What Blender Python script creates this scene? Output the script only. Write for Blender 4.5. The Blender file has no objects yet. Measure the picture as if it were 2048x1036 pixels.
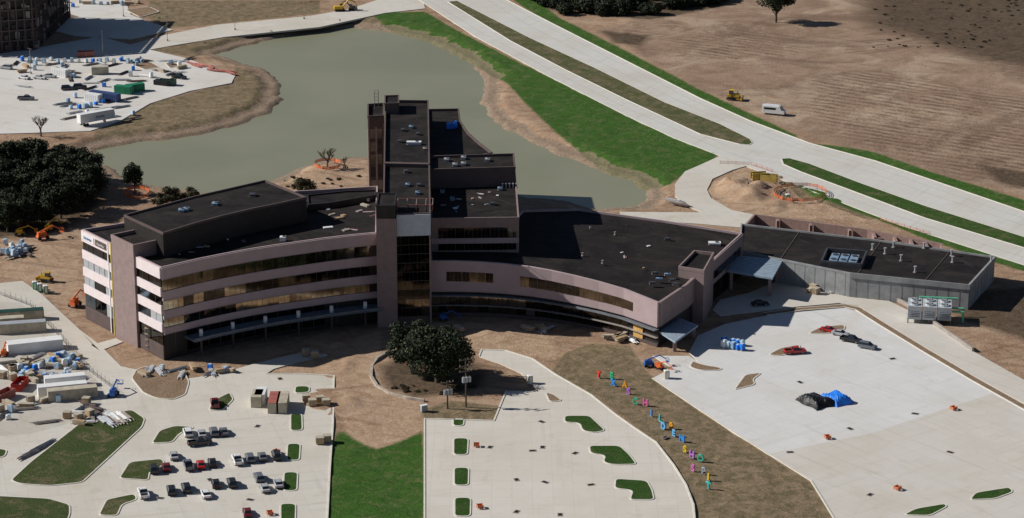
import bpy, math, random
import numpy as np
from mathutils import Vector
random.seed(7); rng=np.random.default_rng(7)
scene=bpy.context.scene; col=scene.collection
F=5300.0; TH=math.radians(18); S_=math.sin(TH); C_=math.cos(TH); H=234.0
# survey: terrain coordinates (metres) recovered from the aerial photograph
def P(u,v,z=0.0):
    dx=(u-1024)/F; dy=(v-518)/F
    t=(z-H)/(-S_-dy*C_)
    return (dx*t,(C_-dy*S_)*t)
def W(l,z=0.0): return [P(u,v,z) for u,v in l]
def Zof(v,y):
    k=(518-v)/F
    return H-(y*S_-k*y*C_)/(C_+k*S_)

# ---------------------------------------------------------------- materials
MATS={}
class NT:
    def __init__(s,name):
        s.m=bpy.data.materials.new(name); s.m.use_nodes=True
        s.t=s.m.node_tree; s.n=s.t.nodes; s.b=s.n['Principled BSDF']
        s.pos=s.n.new('ShaderNodeNewGeometry').outputs['Position']
    def L(s,a,b): s.t.links.new(a,b)
    def noise(s,scale,detail=5,rough=.6,vec=None,dist=0):
        n=s.n.new('ShaderNodeTexNoise'); n.inputs['Scale'].default_value=scale
        n.inputs['Detail'].default_value=detail; n.inputs['Roughness'].default_value=rough
        n.inputs['Distortion'].default_value=dist
        s.L(vec or s.pos,n.inputs['Vector']); return n.outputs['Fac']
    def rot(s,a,scale=(1,1,1)):
        n=s.n.new('ShaderNodeVectorRotate'); n.inputs['Angle'].default_value=a; s.L(s.pos,n.inputs['Vector'])
        m=s.n.new('ShaderNodeMapping'); m.inputs['Scale'].default_value=scale; s.L(n.outputs[0],m.inputs['Vector']); return m.outputs['Vector']
    def mr(s,x,a,b,c=0.,d=1.,smooth=False):
        n=s.n.new('ShaderNodeMapRange'); s.L(x,n.inputs[0])
        if smooth: n.interpolation_type='SMOOTHSTEP'
        for i,q in enumerate((a,b,c,d)): n.inputs[i+1].default_value=q
        n.clamp=True; return n.outputs[0]
    def math(s,op,a,b=None):
        n=s.n.new('ShaderNodeMath'); n.operation=op
        for i,q in enumerate((a,b)):
            if q is None: continue
            if isinstance(q,(int,float)): n.inputs[i].default_value=q
            else: s.L(q,n.inputs[i])
        return n.outputs[0]
    def mix(s,f,a,b,mode='MIX'):
        n=s.n.new('ShaderNodeMix'); n.data_type='RGBA'; n.blend_type=mode
        for i,q in ((0,f),(6,a),(7,b)):
            if isinstance(q,(int,float)): n.inputs[i].default_value=q
            elif isinstance(q,tuple): n.inputs[i].default_value=(*q[:3],1)
            else: s.L(q,n.inputs[i])
        return n.outputs[2]
    def bump(s,h,strength=.4,dist=.2):
        n=s.n.new('ShaderNodeBump'); n.inputs['Strength'].default_value=strength
        n.inputs['Distance'].default_value=dist; s.L(h,n.inputs['Height']); s.L(n.outputs[0],s.b.inputs['Normal'])
    def fin(s,c,rough=.85,metal=0.,spec=.3):
        if isinstance(c,tuple): s.b.inputs['Base Color'].default_value=(*c,1)
        else: s.L(c,s.b.inputs['Base Color'])
        s.b.inputs['Roughness'].default_value=rough; s.b.inputs['Metallic'].default_value=metal
        s.b.inputs['Specular IOR Level'].default_value=spec
        return s.m
def M(name,c,rough=.8,metal=0.,var=.25,scale=.6,bump=.0,spec=.3):
    if name in MATS: return MATS[name]
    t=NT(name)
    f=t.mr(t.noise(scale,6,.65),.3,.7)
    cc=t.mix(f,tuple(x*(1-var) for x in c),tuple(min(1,x*(1+var)) for x in c))
    if bump: t.bump(t.noise(scale*6,4),bump,.1)
    MATS[name]=t.fin(cc,rough,metal,spec); return MATS[name]
def concrete(name,ang,c=(.5,.47,.43),w=4.6,dirt=1.):
    t=NT(name)
    b=t.n.new('ShaderNodeTexBrick'); t.L(t.rot(ang),b.inputs['Vector'])
    b.offset=0; b.inputs['Scale'].default_value=1; b.inputs['Brick Width'].default_value=w; b.inputs['Row Height'].default_value=w
    b.inputs['Mortar Size'].default_value=.04; b.inputs['Mortar Smooth'].default_value=.3
    b.inputs['Color1'].default_value=(*c,1); b.inputs['Color2'].default_value=(c[0]*.95,c[1]*.95,c[2]*.94,1)
    b.inputs['Mortar'].default_value=(c[0]*.76,c[1]*.74,c[2]*.7,1)
    x=b.outputs['Color']
    x=t.mix(t.mr(t.noise(.03,5,.6,dist=.6),.45,.68,0,.6),x,(c[0]*.82,c[1]*.77,c[2]*.69))
    x=t.mix(t.mr(t.noise(.2,8,.75,dist=1),.55-.06*(dirt-1),.76,0,.6*dirt),x,(c[0]*.7,c[1]*.6,c[2]*.47))
    x=t.mix(t.mr(t.noise(.5,5,.6,t.rot(ang,(.07,1,1)),.4),.56,.75,0,.45*dirt),x,(c[0]*.64,c[1]*.61,c[2]*.57))
    x=t.mix(t.mr(t.noise(.4,5,.6,t.rot(ang+1.57,(.07,1,1)),.4),.58,.75,0,.35*dirt),x,(c[0]*.66,c[1]*.63,c[2]*.6))
    x=t.mix(t.mr(t.noise(3,4,.7),.3,.7,0,.3),x,(c[0]*1.12,c[1]*1.12,c[2]*1.12))
    MATS[name]=t.fin(x,.9); return MATS[name]
CL=concrete('concrete_warm',math.radians(-14),(.6,.565,.505),dirt=1.2); CC=concrete('concrete_mid',math.radians(0),(.62,.58,.52))
CR=concrete('concrete_new',math.radians(52),(.65,.64,.625)); CRB=concrete('concrete_tan',math.radians(52),(.6,.565,.515)); CRD=concrete('concrete_road',math.radians(-60),(.59,.575,.54))
CY=concrete('concrete_yard',math.radians(30),(.64,.615,.58),dirt=1.3); CYN=concrete('concrete_near_yard',math.radians(40),(.52,.49,.44),dirt=1.6)
KERB=M('kerb_concrete',(.66,.62,.54),var=.12)
PINK=M('pink_panel',(.44,.34,.345),var=.08,scale=.3)
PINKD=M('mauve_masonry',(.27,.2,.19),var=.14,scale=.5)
BRN=M('brown_panel',(.11,.08,.075),var=.15,scale=.3)
def roofmat():
    t=NT('roof_membrane')
    x=t.mix(t.mr(t.noise(.09,7,.7,dist=1.2),.35,.7),(.010,.009,.0095),(.032,.026,.025))
    x=t.mix(t.mr(t.noise(.06,8,.75,dist=1.5),.5,.66,0,.7),x,(.05,.038,.032))
    x=t.mix(t.mr(t.noise(.4,9,.85,dist=1.5),.59,.74,0,.8),x,(.13,.11,.1))
    x=t.mix(t.mr(t.noise(.35,6,.7,t.rot(1.1,(.1,1,1)),1),.61,.72,0,.5),x,(.07,.06,.055))
    b=t.n.new('ShaderNodeTexBrick'); t.L(t.rot(.2),b.inputs['Vector']); b.inputs['Scale'].default_value=1
    b.inputs['Brick Width'].default_value=12; b.inputs['Row Height'].default_value=1.8; b.inputs['Mortar Size'].default_value=.06
    b.inputs['Color1'].default_value=(1,1,1,1); b.inputs['Color2'].default_value=(.78,.78,.78,1); b.inputs['Mortar'].default_value=(1.5,1.4,1.4,1)
    x=t.mix(1.,x,b.outputs['Color'],'MULTIPLY')
    return t.fin(x,.85,0,.15)
ROOF=roofmat()
CORE=M('dark_wall_core',(.03,.026,.025),.5)
G1=M('glass_tan_reflection',(.34,.31,.25),.07,1.,.4,.22); G2=M('glass_dark',(.055,.053,.052),.04,1.,.4,.2); G3=M('glass_mid',(.2,.182,.15),.07,1.,.45,.22)  # warm tints paint the golden reflection of the ground into the panes
GB=M('glass_blue',(.12,.15,.19),.08,1.)
STEEL=M('galvanized_steel',(.42,.44,.46),.5,.2,.15); STEELD=M('dark_steel',(.12,.12,.13),.5,.6); LEDGE=M('ledge_metal',(.2,.215,.235),.6,.2); BLUSTEEL=M('blue_steel_deck',(.32,.41,.5),.5,.2,.15)
WHITE=M('white_paint',(.76,.76,.75),.5,var=.06); BLACK=M('black_rubber',(.015,.015,.016),.7); GREYW=M('grey_tilt_wall',(.27,.275,.28),var=.25,scale=.3)
BLUE=M('blue_paint',(.03,.12,.42),.5); BLUET=M('blue_tarp',(.02,.2,.75),.45,bump=.6,scale=1.2); BLKT=M('black_tarp',(.012,.012,.014),.35,bump=.6,scale=1.2)
GREENP=M('green_paint',(.02,.2,.1),.5); GREENL=M('mint_pipe',(.15,.55,.35),.5); REDP=M('red_paint',(.4,.03,.02),.5); PINKR=M('faded_red',(.36,.12,.095),.6)
YEL=M('yellow_paint',(.6,.36,.03),.5); ORG=M('orange_plastic',(.7,.15,.04),.6); ORM=M('orange_mesh',(.55,.17,.08),.8,var=.4,scale=2); TAN=M('tan_paint',(.46,.41,.32),.6); WOOD=M('raw_lumber',(.42,.29,.17),.8); YELD=M('dull_yellow',(.5,.38,.1),.6)
PLY=M('plywood',(.6,.36,.12),.8); PWRAP=M('plastic_wrap',(.45,.6,.74),.35,var=.3,scale=2); BARK=M('bark',(.09,.07,.055),.9); NAVY=M('navy_paint',(.04,.07,.18),.5)
SLAB=M('bare_concrete',(.32,.28,.25)); DARKG=M('green_box',(.02,.06,.045),.5); GLS=M('car_glass',(.015,.018,.022),.1,spec=.8); LRED=M('tail_lamp',(.4,.01,.01),.4)
def leafm(n,c): return M(n,c,.7,var=.45,scale=1.5,spec=.2)
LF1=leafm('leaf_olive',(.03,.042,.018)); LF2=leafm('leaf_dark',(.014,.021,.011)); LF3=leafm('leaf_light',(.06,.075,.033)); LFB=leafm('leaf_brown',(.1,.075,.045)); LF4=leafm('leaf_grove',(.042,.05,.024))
def grassm(name,a,b,c,amt=.9,lo=.52):
    t=NT(name)
    x=t.mix(t.mr(t.noise(.25,8,.7,dist=.8),.35,.65),a,b)
    x=t.mix(t.mr(t.noise(.16,9,.85,dist=.6),lo,lo+.16,0,amt),x,c)
    x=t.mix(t.mr(t.noise(2.5,5,.8),.4,.7,0,.6),x,tuple(q*.45 for q in a))
    t.bump(t.noise(2,6,.8),.9,.5); MATS[name]=t.fin(x,.95,0,.1); return MATS[name]
GRA=grassm('lawn_green',(.034,.082,.015),(.055,.115,.024),(.19,.15,.085),.7,.52); GRB=grassm('lawn_dry',(.08,.1,.036),(.055,.09,.022),(.27,.2,.13),.85,.5); DIRT=grassm('island_dirt',(.35,.24,.16),(.26,.18,.115),(.43,.32,.23))
GRM=grassm('median_grass',(.14,.125,.065),(.065,.1,.03),(.3,.23,.15),.9,.47); GRR=grassm('median_green',(.04,.09,.017),(.06,.12,.025),(.25,.19,.12),.8,.5)

# ---------------------------------------------------------------- mesh builder
class MB:
    def __init__(s): s.v=[];s.f=[];s.k=[];s.mats=[]
    def mi(s,m):
        if m not in s.mats: s.mats.append(m)
        return s.mats.index(m)
    def face(s,pts,m):
        i=len(s.v); s.v+= [tuple(p) for p in pts]; s.f.append(tuple(range(i,i+len(pts)))); s.k.append(s.mi(m)); return s
    def solid(s,bot,top,m,tm=None,bm=False):
        n=len(bot); i=len(s.v); s.v+=[tuple(p) for p in bot]+[tuple(p) for p in top]
        for a in range(n):
            b=(a+1)%n; s.f.append((i+a,i+b,i+n+b,i+n+a)); s.k.append(s.mi(m))
        s.f.append(tuple(i+n+a for a in range(n))); s.k.append(s.mi(tm or m))
        s.f.append(tuple(i+n-1-a for a in range(n))); s.k.append(s.mi(m)); return s
    def prism(s,poly,z0,z1,m,tm=None):
        poly=list(poly)
        zs=z1 if isinstance(z1,(list,tuple)) else [z1]*len(poly); zs=list(zs)
        a=sum(poly[i][0]*poly[(i+1)%len(poly)][1]-poly[(i+1)%len(poly)][0]*poly[i][1] for i in range(len(poly)))
        if a<0: poly=poly[::-1]; zs=zs[::-1]
        return s.solid([(x,y,z0) for x,y in poly],[(p[0],p[1],z) for p,z in zip(poly,zs)],m,tm)
    def box(s,cx,cy,z0,sx,sy,sz,m,rot=0.,tx=1.,ty=1.):
        c,q=math.cos(rot),math.sin(rot)
        def r(x,y,z): return (cx+x*c-y*q,cy+x*q+y*c,z)
        k=[(-1,-1),(1,-1),(1,1),(-1,1)]
        return s.solid([r(a*sx/2,b*sy/2,z0) for a,b in k],[r(a*sx/2*tx,b*sy/2*ty,z0+sz) for a,b in k],m)
    def cyl(s,x,y,z0,r,h,m,n=10,r2=None):
        r2=r if r2 is None else r2
        A=[2*math.pi*i/n for i in range(n)]
        return s.solid([(x+r*math.cos(a),y+r*math.sin(a),z0) for a in A],[(x+r2*math.cos(a),y+r2*math.sin(a),z0+h) for a in A],m)
    def tube(s,p0,p1,r,m,n=5,r2=None):
        p0=Vector(p0);p1=Vector(p1); d=(p1-p0).normalized(); r2=r if r2 is None else r2
        u=d.cross(Vector((0,0,1)) if abs(d.z)<.9 else Vector((1,0,0))).normalized(); w=d.cross(u)
        A=[2*math.pi*i/n for i in range(n)]
        return s.solid([p0+(w*math.cos(a)+u*math.sin(a))*r*-1 for a in A][::-1],[p1+(w*math.cos(a)+u*math.sin(a))*r2*-1 for a in A][::-1],m)
    def mesh(s,name):
        me=bpy.data.meshes.new(name); me.from_pydata(s.v,[],s.f)
        for m in s.mats: me.materials.append(m)
        me.polygons.foreach_set('material_index',s.k); me.update(); return me
def obj(name,me,parent=None,loc=(0,0,0),rot=(0,0,0)):
    if isinstance(me,MB): me=me.mesh(name)
    o=bpy.data.objects.new(name,me); col.objects.link(o); o.location=loc; o.rotation_euler=rot
    if parent: o.parent=parent
    return o
def tag(o,label,cat,group=None,kind=None):
    o['label']=label; o['category']=cat
    if group:o['group']=group
    if kind:o['kind']=kind
    return o
def struct(name,mb,label,cat=None):
    return tag(obj(name,mb),label,cat or name.replace('_',' '),None,'structure')
def thing(name,parts,xy,rz,label,cat,group=None,z=0.,sc=1.):
    e=obj(name,None,None,(xy[0],xy[1],z),(0,0,rz)); e.scale=(sc,)*3; e.empty_display_size=.5
    for pn,me,*r in parts: obj(pn,me,e,r[0] if r else (0,0,0),r[1] if len(r)>1 else (0,0,0))
    return tag(e,label,cat,group)
# polygon helpers
def offl(pts,d,closed=False):
    out=[];n=len(pts)
    for i in range(n):
        a=pts[i-1] if (i>0 or closed) else None; b=pts[i]; c=pts[(i+1)%n] if (i<n-1 or closed) else None
        ns=[]
        for p,q in ((a,b),(b,c)):
            if p is None or q is None: continue
            dx,dy=q[0]-p[0],q[1]-p[1]; l=math.hypot(dx,dy) or 1; ns.append((dy/l,-dx/l))
        nx=sum(k[0] for k in ns)/len(ns); ny=sum(k[1] for k in ns)/len(ns); l2=max(nx*nx+ny*ny,.25)
        out.append((b[0]+nx/l2*d,b[1]+ny/l2*d))
    return out
def ccw(poly):
    a=sum(poly[i][0]*poly[(i+1)%len(poly)][1]-poly[(i+1)%len(poly)][0]*poly[i][1] for i in range(len(poly)))
    return list(poly) if a>0 else list(poly)[::-1]
def lerp(a,b,t): return (a[0]+(b[0]-a[0])*t,a[1]+(b[1]-a[1])*t)
def roundp(p,r=1.6):
    out=[];n=len(p)
    for i in range(n):
        a,b,c=p[i-1],p[i],p[(i+1)%n]
        la=math.hypot(a[0]-b[0],a[1]-b[1]); lc=math.hypot(c[0]-b[0],c[1]-b[1])
        ta=min(.42,r/max(la,.01)); tc=min(.42,r/max(lc,.01))
        s=lerp(b,a,ta); e=lerp(b,c,tc)
        for t in (0,.33,.67,1.): out.append(lerp(lerp(s,b,t),lerp(b,e,t),t))
    return out
def ring(mb,poly,z0,z1,do,di,m):
    p=ccw(poly); zz=z1 if isinstance(z1,list) else [z1]*len(p)
    z0l=z0 if isinstance(z0,list) else [z0]*len(p)
    O=offl(p,do,True); I=offl(p,-di,True); n=len(p)
    for i in range(n):
        j=(i+1)%n
        o0=(*O[i],z0l[i]);o1=(*O[j],z0l[j]);O0=(*O[i],zz[i]);O1=(*O[j],zz[j]);i0=(*I[i],z0l[i]);i1=(*I[j],z0l[j]);I0=(*I[i],zz[i]);I1=(*I[j],zz[j])
        mb.face([o0,o1,O1,O0],m); mb.face([O0,O1,I1,I0],m); mb.face([i1,i0,I0,I1],m)
def strip(mb,line,zb,zt,d0,d1,m):
    zb=zb if isinstance(zb,list) else [zb]*len(line); zt=zt if isinstance(zt,list) else [zt]*len(line)
    A=offl(line,d0);B=offl(line,d1)
    for i in range(len(line)-1):
        a0,a1,b0,b1=A[i],A[i+1],B[i],B[i+1]
        mb.face([(*b0,zb[i]),(*b1,zb[i+1]),(*b1,zt[i+1]),(*b0,zt[i])],m)
        mb.face([(*b0,zt[i]),(*b1,zt[i+1]),(*a1,zt[i+1]),(*a0,zt[i])],m)
        mb.face([(*b1,zb[i+1]),(*b0,zb[i]),(*a0,zb[i]),(*a1,zb[i+1])],m)
        mb.face([(*a1,zb[i+1]),(*a0,zb[i]),(*a0,zt[i]),(*a1,zt[i+1])],m)
        if i==0: mb.face([(*a0,zb[i]),(*b0,zb[i]),(*b0,zt[i]),(*a0,zt[i])],m)
        if i==len(line)-2: mb.face([(*b1,zb[i+1]),(*a1,zb[i+1]),(*a1,zt[i+1]),(*b1,zt[i+1])],m)
def lens(line):
    L=[0]
    for a,b in zip(line,line[1:]): L.append(L[-1]+math.hypot(b[0]-a[0],b[1]-a[1]))
    return L
def at(line,vals,s):
    L=lens(line); s=s*L[-1]
    for i in range(len(L)-1):
        if s<=L[i+1] or i==len(L)-2:
            t=(s-L[i])/(L[i+1]-L[i]); return ((line[i][0]+(line[i+1][0]-line[i][0])*t,line[i][1]+(line[i+1][1]-line[i][1])*t), vals[i]+(vals[i+1]-vals[i])*t)
def windows(parent,line,fb,ft,zt,n,s0=0.,s1=1.,d=.15,mats=None,gap=.06,keep=.6,rail=STEELD):
    zt=zt if isinstance(zt,list) else [zt]*len(line)
    mats=mats or [G1,G3,G1,G2,G3]
    prev=None
    for i in range(n):
        a=s0+(s1-s0)*(i+gap)/n; b=s0+(s1-s0)*(i+1-gap)/n
        (p,za),(q,zb)=at(line,zt,a),at(line,zt,b)
        p,q=offl([p,q],d+random.uniform(-.02,.03))
        mb=MB(); k=random.uniform(-.015,.015)
        pk=offl([p,q],k)
        prev=random.choice(mats) if (prev is None or random.random()>keep) else prev
        mb.face([(*p,za*fb),(*q,zb*fb),(*pk[1],zb*ft),(*pk[0],za*ft)],prev)
        o=offl([p,q],.04); m_=lerp(o[0],o[1],.49); m2=lerp(o[0],o[1],.51)
        mb.face([(*m_,za*fb),(*m2,zb*fb),(*m2,zb*ft),(*m_,za*ft)],rail)
        obj('window',mb,parent)

# ---------------------------------------------------------------- ground
lake_px=[(195,300),(200,322),(240,350),(290,372),(400,385),(470,385),(520,374),(545,360),(590,340),(640,325),(700,316),(735,316),(800,330),(900,335),(960,350),(1030,388),(1060,398),(1130,402),(1200,421),(1270,414),(1292,398),(1288,380),(1260,362),(1200,343),(1150,320),(1110,308),(1060,285),(1010,258),(975,232),(962,205),(966,180),(972,160),(940,130),(900,105),(860,85),(790,66),(700,55),(600,65),(500,90),(430,110),(470,120),(540,145),(562,168),(562,200),(540,225),(480,250),(400,270),(320,281),(240,290)]
lake=W(lake_px,-2.3)
DRIVE=[(1442,311),(1400,330),(1370,343),(1350,368),(1350,392),(1372,412),(1405,425),(1240,424),(1245,438),(1400,448),(1480,455),(1530,434),(1462,420),(1422,396),(1414,380),(1425,358),(1465,340),(1500,330)]
xs=np.concatenate([[-5000,-2500,-1200,-600,-400,-300,-250],np.arange(-222,222.1,1.4),[250,300,400,600,1200,2500,5000]])
ys=np.concatenate([[-3000,-1000,0,300,450,500],np.arange(520,1110,1.4),[1140,1200,1300,1500,2000,3500,8000]])
X,Y=np.meshgrid(xs,ys); nx,ny=len(xs),len(ys)
def sd(poly):
    d=np.full(X.shape,1e9); ins=np.zeros(X.shape,bool); n=len(poly)
    for i in range(n):
        x0,y0=poly[i];x1,y1=poly[(i+1)%n]; ex,ey=x1-x0,y1-y0
        t=np.clip(((X-x0)*ex+(Y-y0)*ey)/(ex*ex+ey*ey+1e-9),0,1)
        d=np.minimum(d,(X-x0-t*ex)**2+(Y-y0-t*ey)**2)
        if y0!=y1: ins^=((y0>Y)!=(y1>Y))&(X<(x1-x0)*(Y-y0)/(y1-y0)+x0)
    d=np.sqrt(d); return np.where(ins,-d,d)
def sm(x): x=np.clip(x,0,1); return x*x*(3-2*x)
def mask(px,w=2.):
    return sm((w-sd(W(px)))/(2*w))
def vn(sc,seed):
    r=np.random.default_rng(seed); g=r.random((64,64)); a=(X/sc)%63; b=(Y/sc)%63
    i=a.astype(int);j=b.astype(int);fa=sm(a-i);fb=sm(b-j)
    return (g[i,j]*(1-fa)+g[i+1,j]*fa)*(1-fb)+(g[i,j+1]*(1-fa)+g[i+1,j+1]*fa)*fb
dl=sd(lake)+ (vn(5,11)-.5)*1.8+(vn(2.2,12)-.5)*1.2
gul=vn(3.2,21)
Z=-2.3+1.0*sm(dl/1.6)+1.3*sm((dl-3.2-1.6*gul)/5.)
Z=np.where(dl<0,-2.3+dl*.35,Z); Z=np.maximum(Z,-5)
Z=Z-.22*vn(6,1)-.15*vn(2.5,2)
B_=np.zeros(X.shape)
exc=mask([(1440,375),(1465,352),(1545,350),(1610,372),(1690,405),(1700,430),(1560,420),(1470,400)],3)
B_+=exc*(.8*vn(3.1,31)**2+.5*vn(1.8,32)**2)
for (u,v,r,h) in [(1465,372,6,2.4),(1490,386,5,2.),(1530,378,5,1.4),(1500,402,4,1.2),(1545,412,4,.9),(660,690,8,.7),(700,735,7,.8),(690,800,8,1.0),(1000,665,7,.7),(1510,392,3,1.6),(640,340,6,1.)]:
    x0,y0=P(u,v); B_+=h*np.exp(-((X-x0)**2+(Y-y0)**2)/(r*r))*(.4+1.1*vn(2.1,5))
x0,y0=P(1600,391); rr_=np.sqrt((X-x0)**2+(Y-y0)**2)
B_=B_*(1-np.exp(-(rr_/8.5)**4)); Z-=1.4*np.exp(-(rr_/4.5)**2); B_+=.6*np.exp(-((rr_-6.5)/1.6)**2)
dd_=sd(W(DRIVE)); Z=Z+B_*sm((dd_-1.)/4.)
Z=np.where(dd_<1.8,np.minimum(Z,-.05),Z)
green=[[(740,25),(850,22),(905,55),(1010,110),(1150,178),(1280,240),(1435,308),(1425,330),(1370,345),(1340,368),(1290,368),(1240,352),(1185,318),(1110,262),(1050,205),(1015,165),(960,130),(900,95),(840,75),(770,48)],
 [(1000,-20),(1045,-20),(1120,35),(1250,100),(1400,178),(1470,212),(1590,268),(1600,282),(1500,245),(1400,202),(1250,128),(1100,50)],
 [(1625,285),(1740,300),(1860,342),(2070,405),(2070,440),(1850,365),(1750,330)],
 [(1570,360),(1680,388),(1760,420),(2070,530),(2070,548),(1950,512),(1850,476),(1740,432),(1650,402)],
 [(660,890),(680,858),(710,878),(750,898),(800,882),(846,860),(852,960),(850,1036),(652,1038),(658,940)]]
dry=[[(1100,745),(1130,705),(1180,685),(1260,690),(1300,750),(1400,822),(1480,874),(1620,962),(1700,1070),(1390,1070),(1385,1000),(1345,920),(1270,850),(1190,790)],
 [(270,98),(460,72),(640,52),(760,25),(790,70),(700,58),(600,66),(480,95),(430,108),(380,112)],
 [(470,130),(560,165),(565,210),(480,255),(320,285),(180,300),(190,262),(300,205),(400,180),(470,160)],
 [(300,0),(640,0),(640,25),(430,48),(330,55),(290,30)],
 [(840,820),(900,800),(1000,810),(990,842),(850,840)],[(870,15),(960,20),(1190,150),(1440,270),(1430,280),(1150,175)],
 [(1560,345),(1700,390),(1780,425),(1740,440),(1650,410),(1560,370)]]
furrow=[[(1620,160),(1750,140),(1950,175),(2100,210),(2100,400),(1850,330),(1670,268),(1620,205)],[(1330,75),(1480,60),(1600,100),(1500,130),(1420,120)]]
darkf=[(1690,-90),(2200,-90),(2200,155),(1980,125),(1850,85),(1740,45)]
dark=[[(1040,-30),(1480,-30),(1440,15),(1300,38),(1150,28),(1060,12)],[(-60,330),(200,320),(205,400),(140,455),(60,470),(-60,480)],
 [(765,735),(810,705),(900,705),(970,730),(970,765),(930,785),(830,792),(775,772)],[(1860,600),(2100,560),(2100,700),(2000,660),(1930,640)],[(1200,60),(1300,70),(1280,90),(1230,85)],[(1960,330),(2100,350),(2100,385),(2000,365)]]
sand=[[(1230,30),(1500,20),(1640,60),(1560,200),(1400,150),(1240,95)],[(1200,90),(1400,150),(1620,260),(1850,335),(2100,400),(2100,370),(1850,300),(1620,225),(1500,160)],[(930,640),(1110,670),(1110,720),(960,700),(880,680)],[(1350,395),(1500,330),(1660,390),(1740,440),(1500,430)],[(540,740),(670,690),(760,660),(760,700),(740,760),(840,800),(840,880),(760,900),(690,870),(665,750)],[(0,460),(160,500),(160,650),(60,560),(0,550)],
  [(1460,0),(1560,10),(1640,60),(1500,60)],[(540,345),(735,320),(735,380),(540,380)]]
def mx(L,w=2.): 
    r=np.zeros(X.shape)
    for p in L: r=np.maximum(r,mask(p,w))
    return r
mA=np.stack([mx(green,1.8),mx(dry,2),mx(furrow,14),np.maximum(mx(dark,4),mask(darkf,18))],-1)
field=mask([(1200,60),(1500,-40),(2200,-40),(2200,420),(1850,345),(1620,270),(1400,180)],8)
mB=np.stack([1-sm((dl-3-3*gul)/3.),mx(sand,5),field,np.ones(X.shape)],-1)
me=bpy.data.meshes.new('ground')
co=np.stack([X,Y,Z],-1).reshape(-1,3)
I=np.arange(nx*ny).reshape(ny,nx)
q=np.stack([I[:-1,:-1],I[:-1,1:],I[1:,1:],I[1:,:-1]],-1).reshape(-1,4)
me.vertices.add(len(co)); me.vertices.foreach_set('co',co.ravel().astype(np.float32))
me.loops.add(q.size); me.loops.foreach_set('vertex_index',q.ravel().astype(np.int32))
me.polygons.add(len(q)); me.polygons.foreach_set('loop_start',(np.arange(len(q))*4).astype(np.int32)); 
me.update(); me.validate()
for n,a in (('maskA',mA),('maskB',mB)):
    at_=me.attributes.new(n,'FLOAT_COLOR','POINT'); at_.data.foreach_set('color',a.reshape(-1).astype(np.float32))
me.polygons.foreach_set('use_smooth',np.ones(len(q),bool))
t=NT('earth')
def attr(n):
    a=t.n.new('ShaderNodeAttribute'); a.attribute_name=n
    sp=t.n.new('ShaderNodeSeparateColor'); t.L(a.outputs['Color'],sp.inputs[0])
    return sp.outputs[0],sp.outputs[1],sp.outputs[2],a.outputs['Alpha']
ag,ad,af,ak=attr('maskA'); bb,bs,bf,_=attr('maskB')
nf=t.noise(.35,9,.75,dist=.6); nm=t.noise(.07,8,.7,dist=.8); nx_=t.noise(1.6,6,.8)
def brk(m,amt=.9,n=nf,w=.12):
    return t.mr(t.math('ADD',m,t.math('MULTIPLY',t.math('SUBTRACT',n,.5),amt)),.5-w,.5+w)
c=t.mix(t.mr(nm,.33,.67),(.26,.16,.1),(.42,.285,.19))
c=t.mix(t.mr(nf,.45,.72,0,.7),c,(.48,.355,.25))
c=t.mix(t.mr(nf,.2,.42,.6,0),c,(.17,.105,.067))
c=t.mix(t.mr(t.noise(.04,7,.7,dist=1.5),.52,.64,0,.55),c,(.2,.13,.085))
c=t.mix(t.math('MULTIPLY',brk(bs,1.),.75),c,t.mix(t.mr(nf,.35,.65),(.37,.235,.145),(.53,.39,.275)))
# long soft wheel tracks, few and irregular
for a_,s_,th in ((.35,.22,.6),(-.5,.28,.63),(1.15,.25,.64)):
    tr_=t.noise(s_,2.5,.5,t.rot(a_,(.06,1,1)),1.6)
    c=t.mix(t.mr(tr_,th,th+.05,0,.4),c,(.17,.108,.07))
    c=t.mix(t.mr(tr_,1-th,1-th-.06,0,.3),c,(.5,.375,.27))
fb=t.mix(t.mr(nm,.33,.67),(.23,.15,.104),(.38,.265,.187))
fb=t.mix(t.mr(t.noise(.03,6,.7,dist=1),.5,.62,0,.7),fb,(.46,.35,.25))
fb=t.mix(t.mr(t.noise(.014,7,.75,dist=1.5),.52,.6,0,.6),fb,(.17,.11,.077))
for a_,s_,th in ((.5,.35,.6),(.62,.8,.64),(.1,.2,.62),(-.7,.2,.64)):
    tr_=t.noise(s_,5,.65,t.rot(a_,(.05,1,1)),1.2)
    fb=t.mix(t.mr(tr_,th,th+.08,0,.45),fb,(.13,.088,.062))
    fb=t.mix(t.mr(tr_,1-th,1-th-.08,0,.4),fb,(.47,.37,.28))
c=t.mix(brk(bf,.8,nm,.2),c,fb)
w2=t.n.new('ShaderNodeTexWave'); w2.bands_direction='Y'; w2.inputs['Scale'].default_value=.075; w2.inputs['Distortion'].default_value=9; w2.inputs['Detail'].default_value=7; w2.inputs['Detail Scale'].default_value=.12; w2.inputs['Detail Roughness'].default_value=.8
t.L(t.rot(math.radians(32)),w2.inputs['Vector'])
fm=t.math('MULTIPLY',brk(af,1.2,nm,.3),t.mr(t.noise(.035,7,.85),.43,.56))
c=t.mix(t.math('MULTIPLY',fm,t.mr(w2.outputs['Fac'],.35,.8,0,.7)),c,(.12,.082,.058))
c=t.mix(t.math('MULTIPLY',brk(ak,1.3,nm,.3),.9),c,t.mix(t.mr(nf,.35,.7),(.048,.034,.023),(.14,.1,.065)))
dg=t.mix(t.mr(nf,.4,.62),(.135,.112,.062),(.29,.21,.135))
c=t.mix(brk(ad,.8),c,dg)
gg=t.mix(t.mr(nf,.35,.65),(.032,.085,.013),(.06,.14,.022))
gg=t.mix(t.mr(nx_,.45,.7,0,.6),gg,(.022,.055,.008))
gg=t.mix(t.mr(t.noise(.2,10,.9,dist=1.),.5,.68,0,.8),gg,(.22,.19,.1))
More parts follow.
